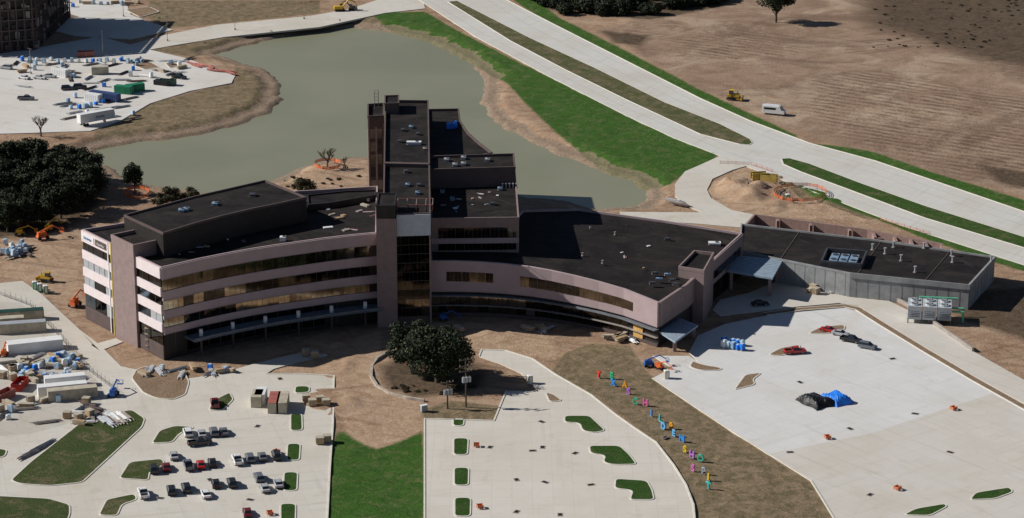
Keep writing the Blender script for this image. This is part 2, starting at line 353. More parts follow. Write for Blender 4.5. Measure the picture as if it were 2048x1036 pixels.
c=t.mix(brk(ag,1.,nf,.22),c,gg)
bk=t.mix(t.mr(t.noise(.5,7,.75,t.rot(0,(1,1,.1)),2.5),.35,.65),(.17,.115,.08),(.38,.29,.21))
bk=t.mix(t.mr(nx_,.55,.7,0,.6),bk,(.48,.39,.3))
c=t.mix(t.math('MULTIPLY',brk(bb,.4,nf,.06),t.math('SUBTRACT',1.,t.math('MULTIPLY',brk(ag,.9),.4))),c,bk)
t.bump(t.math('ADD',t.noise(.9,9,.75),t.math('MULTIPLY',w2.outputs['Fac'],t.math('MULTIPLY',fm,.5))),.8,.45)
me.materials.append(t.fin(c,.95,0,.1))
tag(obj('ground',me),'brown construction earth with patchy grass and lake banks','ground',None,'structure')
t=NT('pond_water'); cw=t.mix(t.mr(t.noise(.02,4,.6),.35,.65),(.225,.225,.145),(.26,.255,.172)); t.bump(t.noise(1.2,5,.6),.1,.1)
xx=[p[0] for p in lake]; yy=[p[1] for p in lake]
wm=MB().face([(min(xx)-4,min(yy)-4,-2.3),(max(xx)+4,min(yy)-4,-2.3),(max(xx)+4,max(yy)+4,-2.3),(min(xx)-4,max(yy)+4,-2.3)],t.fin(cw,.3,0,.25))
struct('water',wm,'still murky green retention pond water','water')

# ---------------------------------------------------------------- pavements
def pave(name,px,m,label,cat,z=.06):
    return struct(name,MB().prism(W(px),-.6,z,m),label,cat)
pave('parking_lot',[(-90,575),(45,562),(85,590),(160,660),(200,690),(242,733),(300,745),(380,757),(450,745),(500,730),(560,715),(615,703),(650,698),(655,712),(600,723),(548,738),(532,748),(600,748),(668,752),(666,850),(660,935),(652,1090),(-90,1090)],CL,'pale concrete parking lot and curving service road','parking lot')
pave('construction_yard_pavement',[(-90,598),(40,606),(75,640),(110,672),(150,715),(200,768),(208,790),(190,825),(160,842),(60,868),(-90,880)],CYN,'dusty near construction yard covered with supplies','pavement',.068)
pave('parking_lot',[(849,838),(988,842),(1005,800),(1013,782),(1080,782),(1058,765),(1042,746),(1000,727),(958,713),(963,700),(1010,701),(1065,718),(1112,750),(1182,790),(1232,830),(1267,855),(1312,885),(1347,930),(1372,970),(1387,1010),(1394,1090),(849,1090)],CC,'pale concrete parking lot with curved edge','parking lot')
pave('parking_lot',[(1305,757),(1345,735),(1305,712),(1378,712),(1420,740),(1440,738),(1400,727),(1378,705),(1395,672),(1450,648),(1530,632),(1600,624),(1690,616),(1712,622),(1760,650),(1850,706),(1950,764),(2140,870),(2140,1090),(1700,1090),(1622,962),(1480,873),(1400,821)],CR,'new light grey concrete parking lot','parking lot')
pave('parking_lot',[(1537,908),(1740,868),(1860,828),(1985,788),(2140,874),(2140,1088),(1702,1088),(1624,962)],CRB,'older tan concrete part of the parking lot','parking lot',.068)
pave('road',[(1440,600),(1500,585),(1560,560),(1600,570),(1690,578),(1745,586),(1850,637),(1945,702),(2140,812),(2140,856),(1950,753),(1850,694),(1760,640),(1718,612),(1680,606),(1600,613),(1520,622),(1440,632),(1425,620)],CRB,'curving concrete entrance drive','road',.056)
pave('road',[(820,-12),(950,73),(1100,154),(1250,230),(1350,277),(1430,308),(1600,374),(1800,450),(2140,560),(2140,455),(1850,356),(1750,322),(1620,287),(1500,242),(1400,197),(1250,121),(1100,45),(990,-12)],CRD,'divided concrete highway','road')
pave('road',DRIVE,CL,'curved concrete driveway off the highway','road',.066)
pave('road',[(790,-12),(700,18),(620,32),(430,50),(330,70),(250,92),(280,103),(340,92),(450,74),(640,54),(770,26),(850,17),(845,-12)],CL,'dusty concrete site road','road',.052)
pave('construction_yard_pavement',[(-90,122),(60,98),(200,73),(280,95),(370,116),(470,152),(463,166),(380,182),(300,207),(240,242),(180,262),(60,266),(-90,270)],CY,'bright concrete yard full of building supplies','pavement')
pave('construction_yard_pavement',[(70,-25),(240,-25),(262,30),(345,60),(260,78),(150,72),(80,55)],CY,'concrete yard beside the unfinished building','pavement')
pave('path',[(160,662),(182,690),(232,677),(246,684),(200,702),(230,728),(196,700)],CL,'narrow concrete path by the end wall','path',.07)
SEAM=M('joint_sealant',(.3,.29,.27))
lanes=[[(835,-12),(968,68),(1115,147),(1262,220),(1440,298),(1600,360),(1800,434),(2140,545)],[(858,-12),(990,60),(1128,140),(1270,210),(1450,290)],[(975,-12),(1085,48),(1232,123),(1385,200),(1490,246),(1620,297),(1750,335),(1850,370),(2140,468)],[(955,-12),(1065,55),(1215,132),(1370,208),(1490,258),(1620,306),(1750,348),(1850,385),(2140,482)]]
for L_ in lanes:
    mb=MB(); strip(mb,W(L_),.058,.066,0,.12,SEAM); struct('lane_joint',mb,'dark sealed joint line between concrete lanes','road marking')
def kerbline(px,lab,m=KERB,h=.2,w=.4):
    mb=MB(); strip(mb,W(px),0,h,-w/2,w/2,m); struct('kerb',mb,lab,'kerb')
kerbline([(820,-12),(950,73),(1100,154),(1250,230),(1350,277),(1426,306)],'pale concrete kerb along the highway')
kerbline([(1500,336),(1600,374),(1800,450),(2140,560)],'pale concrete kerb along the highway')
kerbline([(990,-12),(1100,45),(1250,121),(1400,197),(1500,242),(1620,287),(1750,322),(1850,356),(2140,455)],'pale concrete kerb along the highway')
kerbline([(958,713),(963,700),(1010,701),(1065,718),(1112,750),(1182,790),(1232,830),(1267,855),(1312,885),(1347,930),(1372,970),(1387,1010),(1394,1090)],'pale kerb along the curved lot edge')
kerbline([(1305,757),(1400,821),(1480,873),(1622,962),(1700,1090)],'pale kerb along the slope')
kerbline([(849,1090),(849,838),(988,842),(1005,800),(1013,782)],'pale kerb beside the lawn')
kerbline([(652,1090),(660,935),(666,850),(668,752),(600,748),(532,748)],'pale kerb beside the lawn')
def island(px,m,label='raised kerbed planting island',h=.2,cat='traffic island',name='traffic_island',r=1.4):
    w=ccw(W(px)); w=roundp(w,r) if r else w
    mb=MB(); ring(mb,w,0.,h,0.,.3,KERB)
    e=struct(name,mb,label,cat); g=MB().prism(offl(w,-.25,True),.0,h-.04,m)
    obj('planting_bed',g,e); return e
for q_ in ([(580,828),(605,828),(606,862),(580,863)],[(574,888),(602,888),(600,922),(572,922)],[(567,945),(597,945),(595,983),(565,983)],[(560,1008),(593,1008),(592,1046),(560,1046)],
  [(905,838),(930,838),(928,853),(905,853)],[(906,877),(938,877),(936,911),(906,911)],[(907,936),(939,936),(938,972),(907,972)],[(908,996),(943,996),(942,1034),(908,1034)],
  [(590,773),(620,773),(620,786),(588,788)]): island(q_,GRA,'narrow green grass island between parking rows')
for q_ in ([(1128,832),(1180,832),(1212,862),(1190,867),(1165,863),(1158,847),(1128,846)],[(1177,892),(1240,892),(1260,910),(1275,930),(1225,931),(1205,925),(1210,912),(1180,908)],[(1230,958),(1295,962),(1305,980),(1310,1001),(1258,1001),(1265,982),(1228,978)],
  [(1805,1031),(1830,1018),(1890,1008),(1896,1014),(1860,1033)],[(1938,1001),(1950,986),(2020,975),(2028,985),(1990,999)]): island(q_,GRA,'hook shaped green island with pale kerb')
for q_ in ([(416,822),(425,802),(460,785),(468,800),(445,822)],[(302,888),(318,862),(350,852),(392,855),(360,868),(345,886)],[(237,958),(258,925),(325,918),(331,930),(300,945),(298,962)],[(196,1032),(212,1000),(270,988),(276,1000),(245,1010),(235,1033)],
  [(20,962),(60,925),(175,835),(265,820),(291,838),(285,855),(165,966),(100,973),(40,969)],[(-90,1075),(-90,988),(100,998),(141,1010),(141,1030),(120,1075)],[(-40,920),(-40,895),(16,900),(10,915)]): island(q_,GRB,'kerbed island with patchy green and dry grass')
for q_ in ([(262,757),(272,740),(290,733),(370,745),(379,765),(372,790),(345,801),(310,797),(285,786)],[(1090,785),(1110,790),(1126,803),(1098,805)],[(1615,668),(1640,655),(1690,650),(1691,660),(1650,669)],[(1535,711),(1560,697),(1600,690),(1601,697),(1565,713)],[(1467,781),(1490,750),(1525,746),(1506,760),(1512,770)],
  [(250,20),(300,14),(320,24),(280,35)],[(262,130),(300,124),(320,135),(290,140)],[(330,128),(345,122),(360,132),(340,137)],[(60,32),(120,22),(160,34),(120,42)],
  [(1378,735),(1400,742),(1440,742),(1446,737),(1405,730),(1385,722)]): island(q_,DIRT,'bare dirt island with concrete kerb')
vl=W([(1530,629),(1600,619),(1690,612),(1716,618),(1760,646),(1850,701),(1950,760),(2140,866)])
mb=MB(); strip(mb,vl,0,.2,-1.2,-.9,KERB); strip(mb,vl,0,.2,.9,1.2,KERB); strip(mb,vl,0,.16,-.9,.9,DIRT); struct('traffic_island',mb,'long narrow dirt verge between drive and lot','traffic island')
island([(915,2),(1060,76),(1190,136),(1330,205),(1440,248),(1500,278),(1506,286),(1498,291),(1478,289),(1400,269),(1250,199),(1130,140),(1020,82),(895,4)],GRM,'long kerbed highway median with patchy grass',cat='highway median',name='highway_median',r=0)
island([(1562,318),(1580,317),(1620,328),(1720,366),(1850,412),(2140,503),(2140,524),(1850,437),(1700,381),(1600,344),(1566,329)],GRR,'long kerbed green highway median',cat='highway median',name='highway_median',r=0)

# ---------------------------------------------------------------- hospital
hosp=tag(obj('hospital_building',None),'large pink and brown curved hospital under construction with dark roofs','hospital building')
def wing(name,px,z,wallm,z0=-3,par=.9,parm=None,xy=None,label=None):
    poly=xy or (W(px,z) if not isinstance(z,list) else [P(u,v,q) for (u,v),q in zip(px,z)])
    mb=MB(); mb.prism(poly,z0,z,wallm,ROOF)
    if par:
        p=ccw(poly); zz=z if isinstance(z,list) else [z]*len(p)
        if isinstance(z,list) and p[0]!=poly[0]: zz=zz[::-1]
        ring(mb,poly,[q-.1 for q in zz],[q+par for q in zz],.06,.35,parm or wallm)
    o=obj(name,mb,hosp)
    if label:o['label']=label
    return o,poly
A=P(165,465,24); B=P(322,541,24)
frontL=[B]+W([(400,523),(450,513),(500,504),(550,496),(600,489),(650,482),(700,476),(753,471)],24)
polyL=[A]+frontL+W([(755,378),(590,388),(540,405)],24)
lw,_=wing('wing',None,24,CORE,xy=polyL,parm=PINK,label='curved five storey wing with pink bands and dark glass')
mb=MB()
for a,b in ((21.6,24.7),(16,18.4),(11,13.2),(6.9,8.6)): strip(mb,frontL,a,b,-.1,.5,PINK)
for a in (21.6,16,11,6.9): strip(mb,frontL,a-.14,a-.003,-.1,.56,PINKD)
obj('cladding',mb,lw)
for a,b in ((18.4,21.5),(13.2,15.9),(8.6,10.9)): windows(lw,frontL,a/24,b/24,24.,20,d=.2,gap=.01,keep=.55)
windows(lw,frontL,1/24,6.5/24,24.,9,0.0,.98,d=.1,mats=[G2,G2,CORE],gap=.04)
C1=lerp(A,B,.42); D1=lerp(A,B,.70)
LITPK=M('sunlit_pink_panel',(.74,.65,.65),var=.06)  # lighter copy of the pink panel, sunlight on the end wall painted in
for seg in ([A,C1],[D1,B]):
    mb=MB()
    for a,b in ((21.8,24.7),(17,19.4),(12.2,14.6),(7.4,9.8)): strip(mb,seg,a,b,-.1,.45,LITPK)
    strip(mb,seg,0,3.8,-.1,.3,BRN)
    obj('cladding',mb,lw)
for seg,n in (([A,C1],3),([D1,B],2)):
    for a,b in ((19.4,21.8),(14.6,17),(9.8,12.2),(3.8,7.4)): windows(lw,seg,a/24,b/24,24.,n,d=.15,mats=[GB,STEEL,G2],gap=.03,keep=.3)
p2=offl([C1,D1],.9); pi=offl([C1,D1],-13)
wing('stair_tower',None,27,PINKD,xy=[p2[0],p2[1],pi[1],pi[0]],label='plain brown pilaster block on the end wall')
mb=MB(); strip(mb,[lerp(A,B,.388),lerp(A,B,.4)],0,25.2,.46,.65,YELD); obj('hoist_mast',mb,lw)
mb=MB(); strip(mb,[lerp(A,B,.345),lerp(A,B,.355)],0,24.8,.46,.6,WHITE); obj('hoist_mast',mb,lw)
wing('penthouse',[(248,433),(390,395),(530,363),(613,397),(560,409),(505,420),(450,433),(390,449),(326,469)],30.3,CORE,z0=23,parm=BRN,par=.5)
wing('penthouse',[(614,392),(690,384),(752,382),(752,392),(660,408),(616,412)],25.2,CORE,z0=23,par=.4)
mb=MB(); i0,_=at(frontL,[0]*9,.1); cl=[i0]+frontL[1:]
CAN=M('canopy_slab',(.12,.145,.17),.8)
strip(mb,cl,4.6,5.1,0.,5.,CAN); strip(mb,cl,5.103,5.45,4.6,5.,LEDGE); obj('canopy',mb,lw)
for s in np.linspace(.17,.93,6):
    p,_=at(frontL,[0]*len(frontL),float(s)); d=offl([p,(p[0]+1,p[1]+.35)],3.)[0]
    obj('column',MB().cyl(d[0],d[1],5.12,.5,1.8,WHITE).cyl(d[0],d[1],0,.3,4.6,BRN),lw)
yb=P(757,643)[1]; zt=Zof(430,yb)
glassl=[P(793,434,zt),P(861,432,zt)]
lo,_=wing('wing',[(766,434),(793,434),(861,432),(857,206),(770,205)],zt,BRN,parm=BRN,label='long tall slab wing with dark roof')
zb_=zt-5.2
PALE=M('pale_blue_panel',(.5,.56,.62),.5,.0,.12)
mb=MB(); strip(mb,glassl,zb_,zt+.6,-.1,.4,PALE); obj('fascia',mb,lo)
mb=MB(); strip(mb,[lerp(glassl[0],glassl[1],.95),glassl[1]],0,zt-5.3,.05,.6,PINKD); obj('cladding',mb,lo)
for r in range(9):
    a=2+r*(zb_-2)/9; b=a+(zb_-2)/9-.2
    windows(lo,glassl,a/10,b/10,10.,4,0.,.95,d=.12,mats=[G2] if r>3 else [G3,G2],gap=.02,keep=.8)
ax,ay=P(753,434,zt); bx,by=P(793,434,zt)
wing('tower',None,zt+.3,PINKD,xy=[(ax,ay-2.5),(bx,by-2.5),(bx,by+9),(ax,ay+9)],par=0,label='plain brown lift tower facing the forecourt')
wing('penthouse',None,zt+3.6,CORE,z0=zt-1,xy=[(ax,ay-2.3),(bx-.3,by-2.3),(bx-.3,by+9),(ax,ay+9)],par=.3)
mb=MB()
for k in (0,2.5,5,7.5,9.3):
    x=glassl[0][0]+k; mb.tube((x,glassl[0][1]+5,zt),(x,glassl[0][1]+5,zt+1.8),.07,PINKR); mb.tube((x,glassl[0][1]+11,zt),(x,glassl[0][1]+11,zt+1.8),.07,PINKR); mb.tube((x,glassl[0][1]+5,zt+1.8),(x,glassl[0][1]+11,zt+1.8),.07,SLAB)
mb.tube((glassl[0][0],glassl[0][1]+5,zt+1.8),(glassl[0][0]+9.3,glassl[0][1]+5,zt+1.8),.08,PINKR); mb.tube((glassl[0][0],glassl[0][1]+11,zt+1.8),(glassl[0][0]+9.3,glassl[0][1]+11,zt+1.8),.08,PINKR); obj('steel_frame',mb,lo)
wing('penthouse',[(769,193),(798,192),(798,208),(769,209)],zt+3,BRN,z0=zt-1,par=.4)
mb=MB(); w_=W([(768,331),(858,333),(858,336),(768,334)],zt); mb.prism(w_,zt-.1,zt+1.1,BRN); obj('parapet',mb,lo)
stt,sp=wing('stair_tower',[(735,213),(768,211),(768,236),(735,238)],zt-1.5,BRN,label='brown stair tower with open top')
sl=[sp[3],sp[2]]
mb=MB(); strip(mb,[lerp(*sl,.45),lerp(*sl,.55)],0,zt-4,0,.4,SLAB); strip(mb,[lerp(*sl,.0),lerp(*sl,.1)],0,zt-1,0,.5,PINKD)
strip(mb,[lerp(*sl,.9),lerp(*sl,1)],0,zt-3,0,.5,PINKD)
strip(mb,sl,zt-4.5,zt-1,-.1,.3,BRN); obj('cladding',mb,stt)
for k in range(6): windows(stt,sl,(2+k*4)/10,(5+k*4)/10,10.,2,.12,.88,d=.1,mats=[G2,G3,SLAB],gap=.08)
lx,ly=P(753,213,zt-1)
mb=MB()
for o_ in (-.6,.6): mb.tube((lx+o_,ly,zt-2),(lx+o_,ly,zt+4),.1,SLAB)
for k in range(6): mb.tube((lx-.6,ly,zt-1+k),(lx+.6,ly,zt-1+k),.07,SLAB)
obj('ladder',mb,stt)
wing('wing',[(855,222),(918,221),(921,245),(936,268),(960,290),(985,309),(860,335)],24,CORE,par=.7,parm=BRN)
wing('wing',[(858,316),(1028,311),(1031,338),(860,343)],29,BRN,z0=-3,par=.7)
wing('penthouse',[(860,346),(926,343),(928,352),(860,356)],26.8,BRN,z0=20,par=.5)
cw_,cp=wing('wing',[(858,330),(1029,326),(1038,438),(862,440)],24,PINKD,parm=PINKD,par=.5,label='mid height block with mauve masonry and window bands')
cl=[cp[3],cp[2]]
for a,b in ((18.8,21.8),(15.4,17.3)): windows(cw_,cl,a/24,b/24,24.,9,.08,.97,d=.08,mats=[G2,G3,G2],gap=.02)
mb=MB(); strip(mb,cl,21.8,24.6,-.1,.25,PINKD); strip(mb,cl,17.3,18.8,-.1,.25,PINK); obj('cladding',mb,cw_)
fr=[(862,525,15),(910,525,14.9),(960,527,14.7),(1010,531,14.4),(1060,537,14.1),(1105,545,13.7),(1150,555,13.2),(1200,567.5,12.7),(1250,582,12.2),(1318,609,11.5)]
rr=fr+[(1372,573,11.5),(1484,470,11.8),(1330,445,12.9),(1155,421,14),(1045,424,15),(1000,470,15),(861,480,15)]
frontR=[P(*q) for q in fr]; zR=[q[2] for q in fr]; nR=len(fr)
rw,_=wing('wing',[q[:2] for q in rr],[q[2] for q in rr],CORE,parm=PINK,par=.6,label='low curved wing with pink panels and wide dark roof')
mb=MB(); f=lambda k:[z*k for z in zR]
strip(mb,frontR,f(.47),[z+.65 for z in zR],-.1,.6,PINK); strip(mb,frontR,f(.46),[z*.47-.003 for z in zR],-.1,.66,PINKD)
strip(mb,frontR,f(.395),f(.41),-.1,1.6,LEDGE); strip(mb,frontR,f(.2),f(.21),-.1,.9,SLAB); strip(mb,frontR,f(0),f(.06),-.1,.5,BRN)
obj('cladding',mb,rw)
windows(rw,frontR,.66,.84,zR,6,.06,.25,d=.66,mats=[G2,G3,G2,G2],gap=.03); windows(rw,frontR,.64,.84,zR,14,.36,.87,d=.68,mats=[G2,G2,G3,G3],gap=.02)
windows(rw,frontR,.22,.39,zR,22,.0,.84,d=.12,mats=[G2,G3,G1,G2],gap=.03); windows(rw,frontR,.07,.2,zR,22,.0,.84,d=.12,mats=[G2,G3,BRN],gap=.03)
mb=MB(); s_=[at(frontR,[0]*nR,k)[0] for k in (.87,.92)]; strip(mb,s_,.5,4.2,.05,.35,PLY); obj('plywood_hoarding',mb,rw)
side=[P(1318,609,11.5),P(1372,573,11.5),P(1484,470,11.8)]
mb=MB(); strip(mb,side,5.5,12.2,-.1,.5,PINKD); obj('cladding',mb,rw)
windows(rw,[side[1],side[2]],.6,.8,11.5,8,.3,.95,d=.6,mats=[GB,G2,G3],gap=.05); windows(rw,[side[1],side[2]],.05,.42,11.5,8,.3,.95,d=.1,mats=[G2,G2,GB],gap=.05)
wing('entrance_tower',[(1357,538),(1388,506),(1428,510),(1408,546)],14,PINKD,par=.8)
def canopy(px,z,cols,lab):
    w=ccw(W(px,z)); mb=MB(); mb.prism(w,z-.5,z,BLUSTEEL)
    for i in range(1,12):
        a=lerp(w[0],w[1],i/12); b=lerp(w[3],w[2],i/12); mb.tube((*a,z+.02),(*b,z+.02),.06,LEDGE)
    o=obj('canopy',mb,hosp); o['label']=lab
    for (u,v) in cols:
        x,y=P(u,v,z-.5); obj('column',MB().box(x,y,0,.9,.9,z-.5,PINKD),o)
canopy([(1455,541),(1471,511),(1566,519),(1545,556)],6.5,[(1463,538),(1540,550),(1555,524)],'pale blue steel entrance canopy')
canopy([(1308,656),(1352,633),(1396,650),(1350,683)],4.,[(1320,657),(1350,676),(1388,650)],'pale steel corner canopy')
lb,lp=wing('wing',[(1478,503),(1482,450),(1530,456),(1760,483),(1990,516),(1938,573),(1700,549),(1560,521)],6.5,GREYW,par=.5,parm=GREYW,label='low grey tilt wall service building')
mb=MB(); ln=W([(1560,521),(1700,549),(1938,573),(1990,516)],6.5)
for k in range(26):
    p,_=at(ln,[0]*4,(k+.5)/26); q_,_=at(ln,[0]*4,(k+.512)/26); strip(mb,[p,q_],0,6.6,.03,.07,STEELD)
strip(mb,ln[1:],5.6,7.1,-.05,.3,GREYW); obj('cladding',mb,lb)
mb=MB()
for (a,b) in (((1600,463),(1560,521)),((1762,484),(1715,549)),((1900,504),(1850,563))):
    x0,y0=P(*a,6.5);x1,y1=P(*b,6.5); strip(mb,[(x0,y0),(x1,y1)],6.4,6.65,0,.2,BRN)
obj('roof_divider',mb,lb)
def vent(u,v,z,w,d,h,m,kind='box',name='air_conditioning_unit'):
    x,y=P(u,v,z); mb=MB()
    if kind=='box':
        mb.box(0,0,0,w,d,.2,SLAB); mb.box(0,0,.2,w*.92,d*.92,h*.8,m); mb.box(0,0,.2+h*.8,w,d,.1,m)
        mb.cyl(w*.2,0,.3+h*.8,min(w,d)*.3,.12,STEELD); mb.box(-w*.47,0,.3,.12,d*.6,h*.5,STEELD)
    else:
        mb.cyl(0,0,0,w*.6,.2,SLAB,8); mb.cyl(0,0,.2,w*.3,h,m,8); mb.cyl(0,0,.2+h,w*.5,.15,m,8)
    obj(name,mb,hosp,(x,y,z-.02),(0,0,random.uniform(-.1,.1)))
LB=M('pale_blue_metal',(.25,.37,.5),.5,.2)
for (u,v) in [(806,262),(822,256),(836,270),(812,345),(835,388),(815,372),(838,372),(800,285),(850,300)]: vent(u,v,zt,1.2,1.7,.5,random.choice([LB,STEELD,SLAB]))
vent(828,289,zt,4.2,1.6,.8,WHITE)
for (u,v) in [(893,322),(910,332),(927,318),(927,330),(975,322)]: vent(u,v,29.,1.4,1.9,.6,random.choice([LB,STEEL]))
for (u,v) in [(885,385),(905,400),(1000,380),(985,410),(900,365)]: vent(u,v,24.,1.3,1.6,.6,random.choice([LB,STEELD]))
for k in range(5): vent(1005+k*7,376,24.,.6,.6,1.1,STEEL,'pipe','roof_vent')
for (u,v) in [(363,423),(372,421),(430,410),(505,392)]: vent(u,v,30.3,1.6,2.,.5,random.choice([LB,STEELD]))
vent(566,482,24.,1.6,1.6,1.2,WHITE); vent(735,402,24.,1.2,1.6,.8,WHITE)
for (u,v) in [(1310,548),(1335,551),(1318,560),(1345,562),(1305,568),(1352,570),(1250,455),(1335,480)]: vent(u,v,12.7,1.7,.9,.4,random.choice([LB,STEELD,STEELD]))
vent(1429,489,12.,3.4,2,.5,WHITE)
for (u,v) in [(1165,512),(1230,470),(1205,527),(1180,460)]: vent(u,v,13.5,.6,.6,.6,SLAB,'pipe','roof_vent')
for (u,v) in [(1770,508),(1787,495),(1802,522),(1848,497),(1903,512),(1905,525),(1982,524),(1745,500),(1830,545)]: vent(u,v,6.5,.9,.9,1.5,STEEL,'pipe','roof_vent')
x,y=P(1688,522,6.5)
mb=MB()
for sx,sy,w,d in ((0,-6,11,.5),(0,6,11,.5),(-5.5,0,.5,12.4),(5.5,0,.5,12.4)): mb.box(sx,sy,0,w,d,1.6,STEELD)
for a in (-2.7,0,2.7): mb.box(a,0,0,2.2,7,1.,LB); mb.cyl(a,-2,1.,.8,.2,STEELD); mb.cyl(a,2,1.,.8,.2,STEELD)
obj('rooftop_equipment_screen',mb,hosp,(x,y,6.5),(0,0,-.25))
x,y=P(905,254,24.); mb=MB(); 
for k in range(7): mb.box(random.uniform(-1.4,1.4),random.uniform(-2,2),0,random.uniform(1,2),random.uniform(1.,2.4),random.uniform(.6,1.6),BLUET,random.random(),.7,.7)
o=tag(obj('tarpaulin',mb,None,(x,y,24)),'bright blue tarpaulin bundle on the dark roof','tarpaulin')
for k in range(60):
    if k<26: u=random.uniform(600,745); v=random.uniform(395,462); zz=24.
    elif k<36: u=random.uniform(1150,1400); v=random.uniform(480,540); zz=12.8
    elif k<48: u=random.uniform(345,520); v=random.uniform(480,505)-(u-345)*.14+8; zz=24.
    else: u=random.uniform(870,1020); v=random.uniform(378,430); zz=24.
    x,y=P(u,v,zz); mb=MB(); q_=.6 if k>=26 else 1
    if k%3: mb.box(0,0,0,random.uniform(.5,1.6)*q_,random.uniform(.5,3)*q_,random.uniform(.2,.6)*q_,random.choice([SLAB,WHITE,TAN,STEEL,WOOD]))
    else:
        for j in range(4): mb.tube((0,j*.25,.1),(random.uniform(2,4)*q_,j*.25,.1),.06,random.choice([PINKR,STEEL,WHITE]))
    tag(obj('building_material',mb,None,(x,y,zz),(0,0,random.uniform(0,3))),'small stack of building material on the roof','building material','building material on the flat roof')
def textmesh(s,size,ext,m,off=0.):
    cu=bpy.data.curves.new('t','FONT'); cu.body=s; cu.size=size; cu.extrude=ext; cu.offset=off; cu.align_x='CENTER'; cu.align_y='BOTTOM_BASELINE'
    o=bpy.data.objects.new('t',cu); col.objects.link(o); bpy.context.view_layer.update()
    me=bpy.data.meshes.new_from_object(o.evaluated_get(bpy.context.evaluated_depsgraph_get()))
    bpy.data.objects.remove(o); me.materials.clear(); me.materials.append(m); return me
ang=math.atan2(B[1]-A[1],B[0]-A[0])
def banner(s0,s1,z0,z1,bg,txt,size,m):
    seg=[lerp(A,B,s0),lerp(A,B,s1)]; mb=MB(); strip(mb,seg,z0,z1,.5,.6,bg)
    o=tag(obj('banner',mb),'contractor name banner hung on the parapet','banner')
    c_=offl([lerp(A,B,(s0+s1)/2),B],.66)[0]
    obj('lettering',textmesh(txt,size,.02,m),o,(c_[0],c_[1],z0+.4),(math.pi/2,0,ang))
banner(.01,.17,22.5,24.2,WHITE,'TELLEPSEN',.9,BLUE)
banner(.19,.33,22.5,24.2,BRN,'PhiloWilke',.85,WHITE)
mb=MB(); BR=M('brick_wall',(.3,.2,.175),var=.2,scale=1)
wl_=W([(1487,456),(1511,429),(1735,459),(1748,462),(1880,487),(1884,500)],4.5)
strip(mb,wl_,0,4.5,-.6,0,BR)
tag(obj('screen_wall',mb),'mauve brick screen wall behind the service building','wall')
for (u,v) in ((1556,435),(1622,444),(1700,454.5),(1748,462),(1790,470),(1822,476),(1852,481.5)):
    mb=MB(); a=P(u,v+.5,4.5); dz=5. if u>1740 else 2.2
    mb.box(a[0]-.2,a[1]-dz/2,0,.8,dz,4.2,BR)
    if u>1740: mb.box(a[0]+1.,a[1]-dz+.1,0,1.6,.7,4.,BR)
    tag(obj('bay_wall',mb),'short mauve brick cross wall','wall','brick bay walls')
for k,(u,v) in enumerate([(1570,462),(1600,466),(1627,469),(1658,473),(1690,477)]):
    x,y=P(u,v,3.); thing('transformer',[('cabinet',MB().box(0,0,0,3,2.4,2.8,DARKG).box(0,0,2.8,3.2,2.6,.15,DARKG)),('vent_grille',MB().box(0,-1.25,.6,2,.08,1.6,STEELD))],(x,y),-.2,'dark green electrical cabinet behind the service building','electrical cabinet','electrical cabinets along the brick wall',z=.0)
mb=MB(); strip(mb,W([(1700,556),(1812,612),(1872,652),(1946,703)]),0,1.1,-.3,.3,SLAB); tag(obj('retaining_wall',mb),'low pale concrete retaining wall','retaining wall')
x,y=P(1858,640)
parts=[]; GM=M('cooling_casing',(.5,.53,.55),.5,.05,.2,1.5)
mb=MB()
for i in range(3):
    mb.box(-4.2+i*4.2,0,1.3,3.9,7.5,3.9,GM); mb.box(-4.2+i*4.2,-3.8,1.8,2.8,.15,2.,LEDGE)
    for j in range(4): mb.box(-4.2+i*4.2,-3.93,1.9+j*.5,2.8,.1,.16,GM)
    for j in range(5): mb.tube((-6.+i*4.2,-3+j*1.5,5.2),(-2.4+i*4.2,-3+j*1.5,5.2),.08,STEEL)
parts.append(('casing',mb))
for i in range(3):
    for j in (-1.9,1.9): parts.append(('fan',MB().cyl(0,0,0,1.3,.4,GM,14).cyl(0,0,.41,1.,.03,STEELD,14).box(0,0,.45,2.1,.2,.06,STEEL,.7).box(0,0,.52,.2,2.1,.06,STEEL,.7),(-4.2+i*4.2,j,5.2)))
mb=MB()
for i in range(5):
    for j in (-3.4,3.4): mb.box(-6+i*3,j,0,.3,.3,1.4,STEELD)
mb.box(0,-3.4,1.2,12.6,.2,.1,STEELD); parts.append(('frame',mb))
for k in range(2): parts.append(('pipe',MB().tube((6.3,-1+k*1.8,3.2+k*.5),(9.5,-1+k*1.8,3.2+k*.5),.28,GREENL,8).tube((9.5,-1+k*1.8,3.4+k*.5),(9.5,-1+k*1.8,0),.28,GREENL,8)))
parts.append(('pipe',MB().tube((-3,3.8,5.6),(8,5,5.2),.3,GREENL,8)))
thing('cooling_tower',parts,(x,y),-.15,'pale grey metal cooling tower with mint green pipes','cooling tower',sc=.93)
a=W([(-90,112),(72,100)]); poly=[a[0],a[1],(a[1][0]+4,a[1][1]+55),(a[0][0],a[0][1]+60)]
mb=MB()
mb.prism(ccw(offl(ccw(poly),-1.5,True)),-1,27,CORE)
for k in range(8):
    z=k*3.9; ring(mb,poly,z,z+.5,.0,1.6,BRN)
mb2=MB()
fl=[poly[0],poly[1],poly[2]]
for k in range(30):
    p,_=at(fl,[0]*3,k/29); mb2.box(p[0],p[1]+.3,0,.5,.5,27.2,BRN)
for k in range(60):
    p,_=at(fl,[0]*3,(k+.5)/60); 
    for z in range(7):
        if random.random()<.45: mb2.box(p[0],p[1]+.9,z*3.9+.5,1.6,.2,random.uniform(1,3.4),random.choice([BRN,BRN,CORE,SLAB]))
e=tag(obj('unfinished_building',mb),'brown multi storey building frame with scaffolding','unfinished building'); obj('framing',mb2,e)

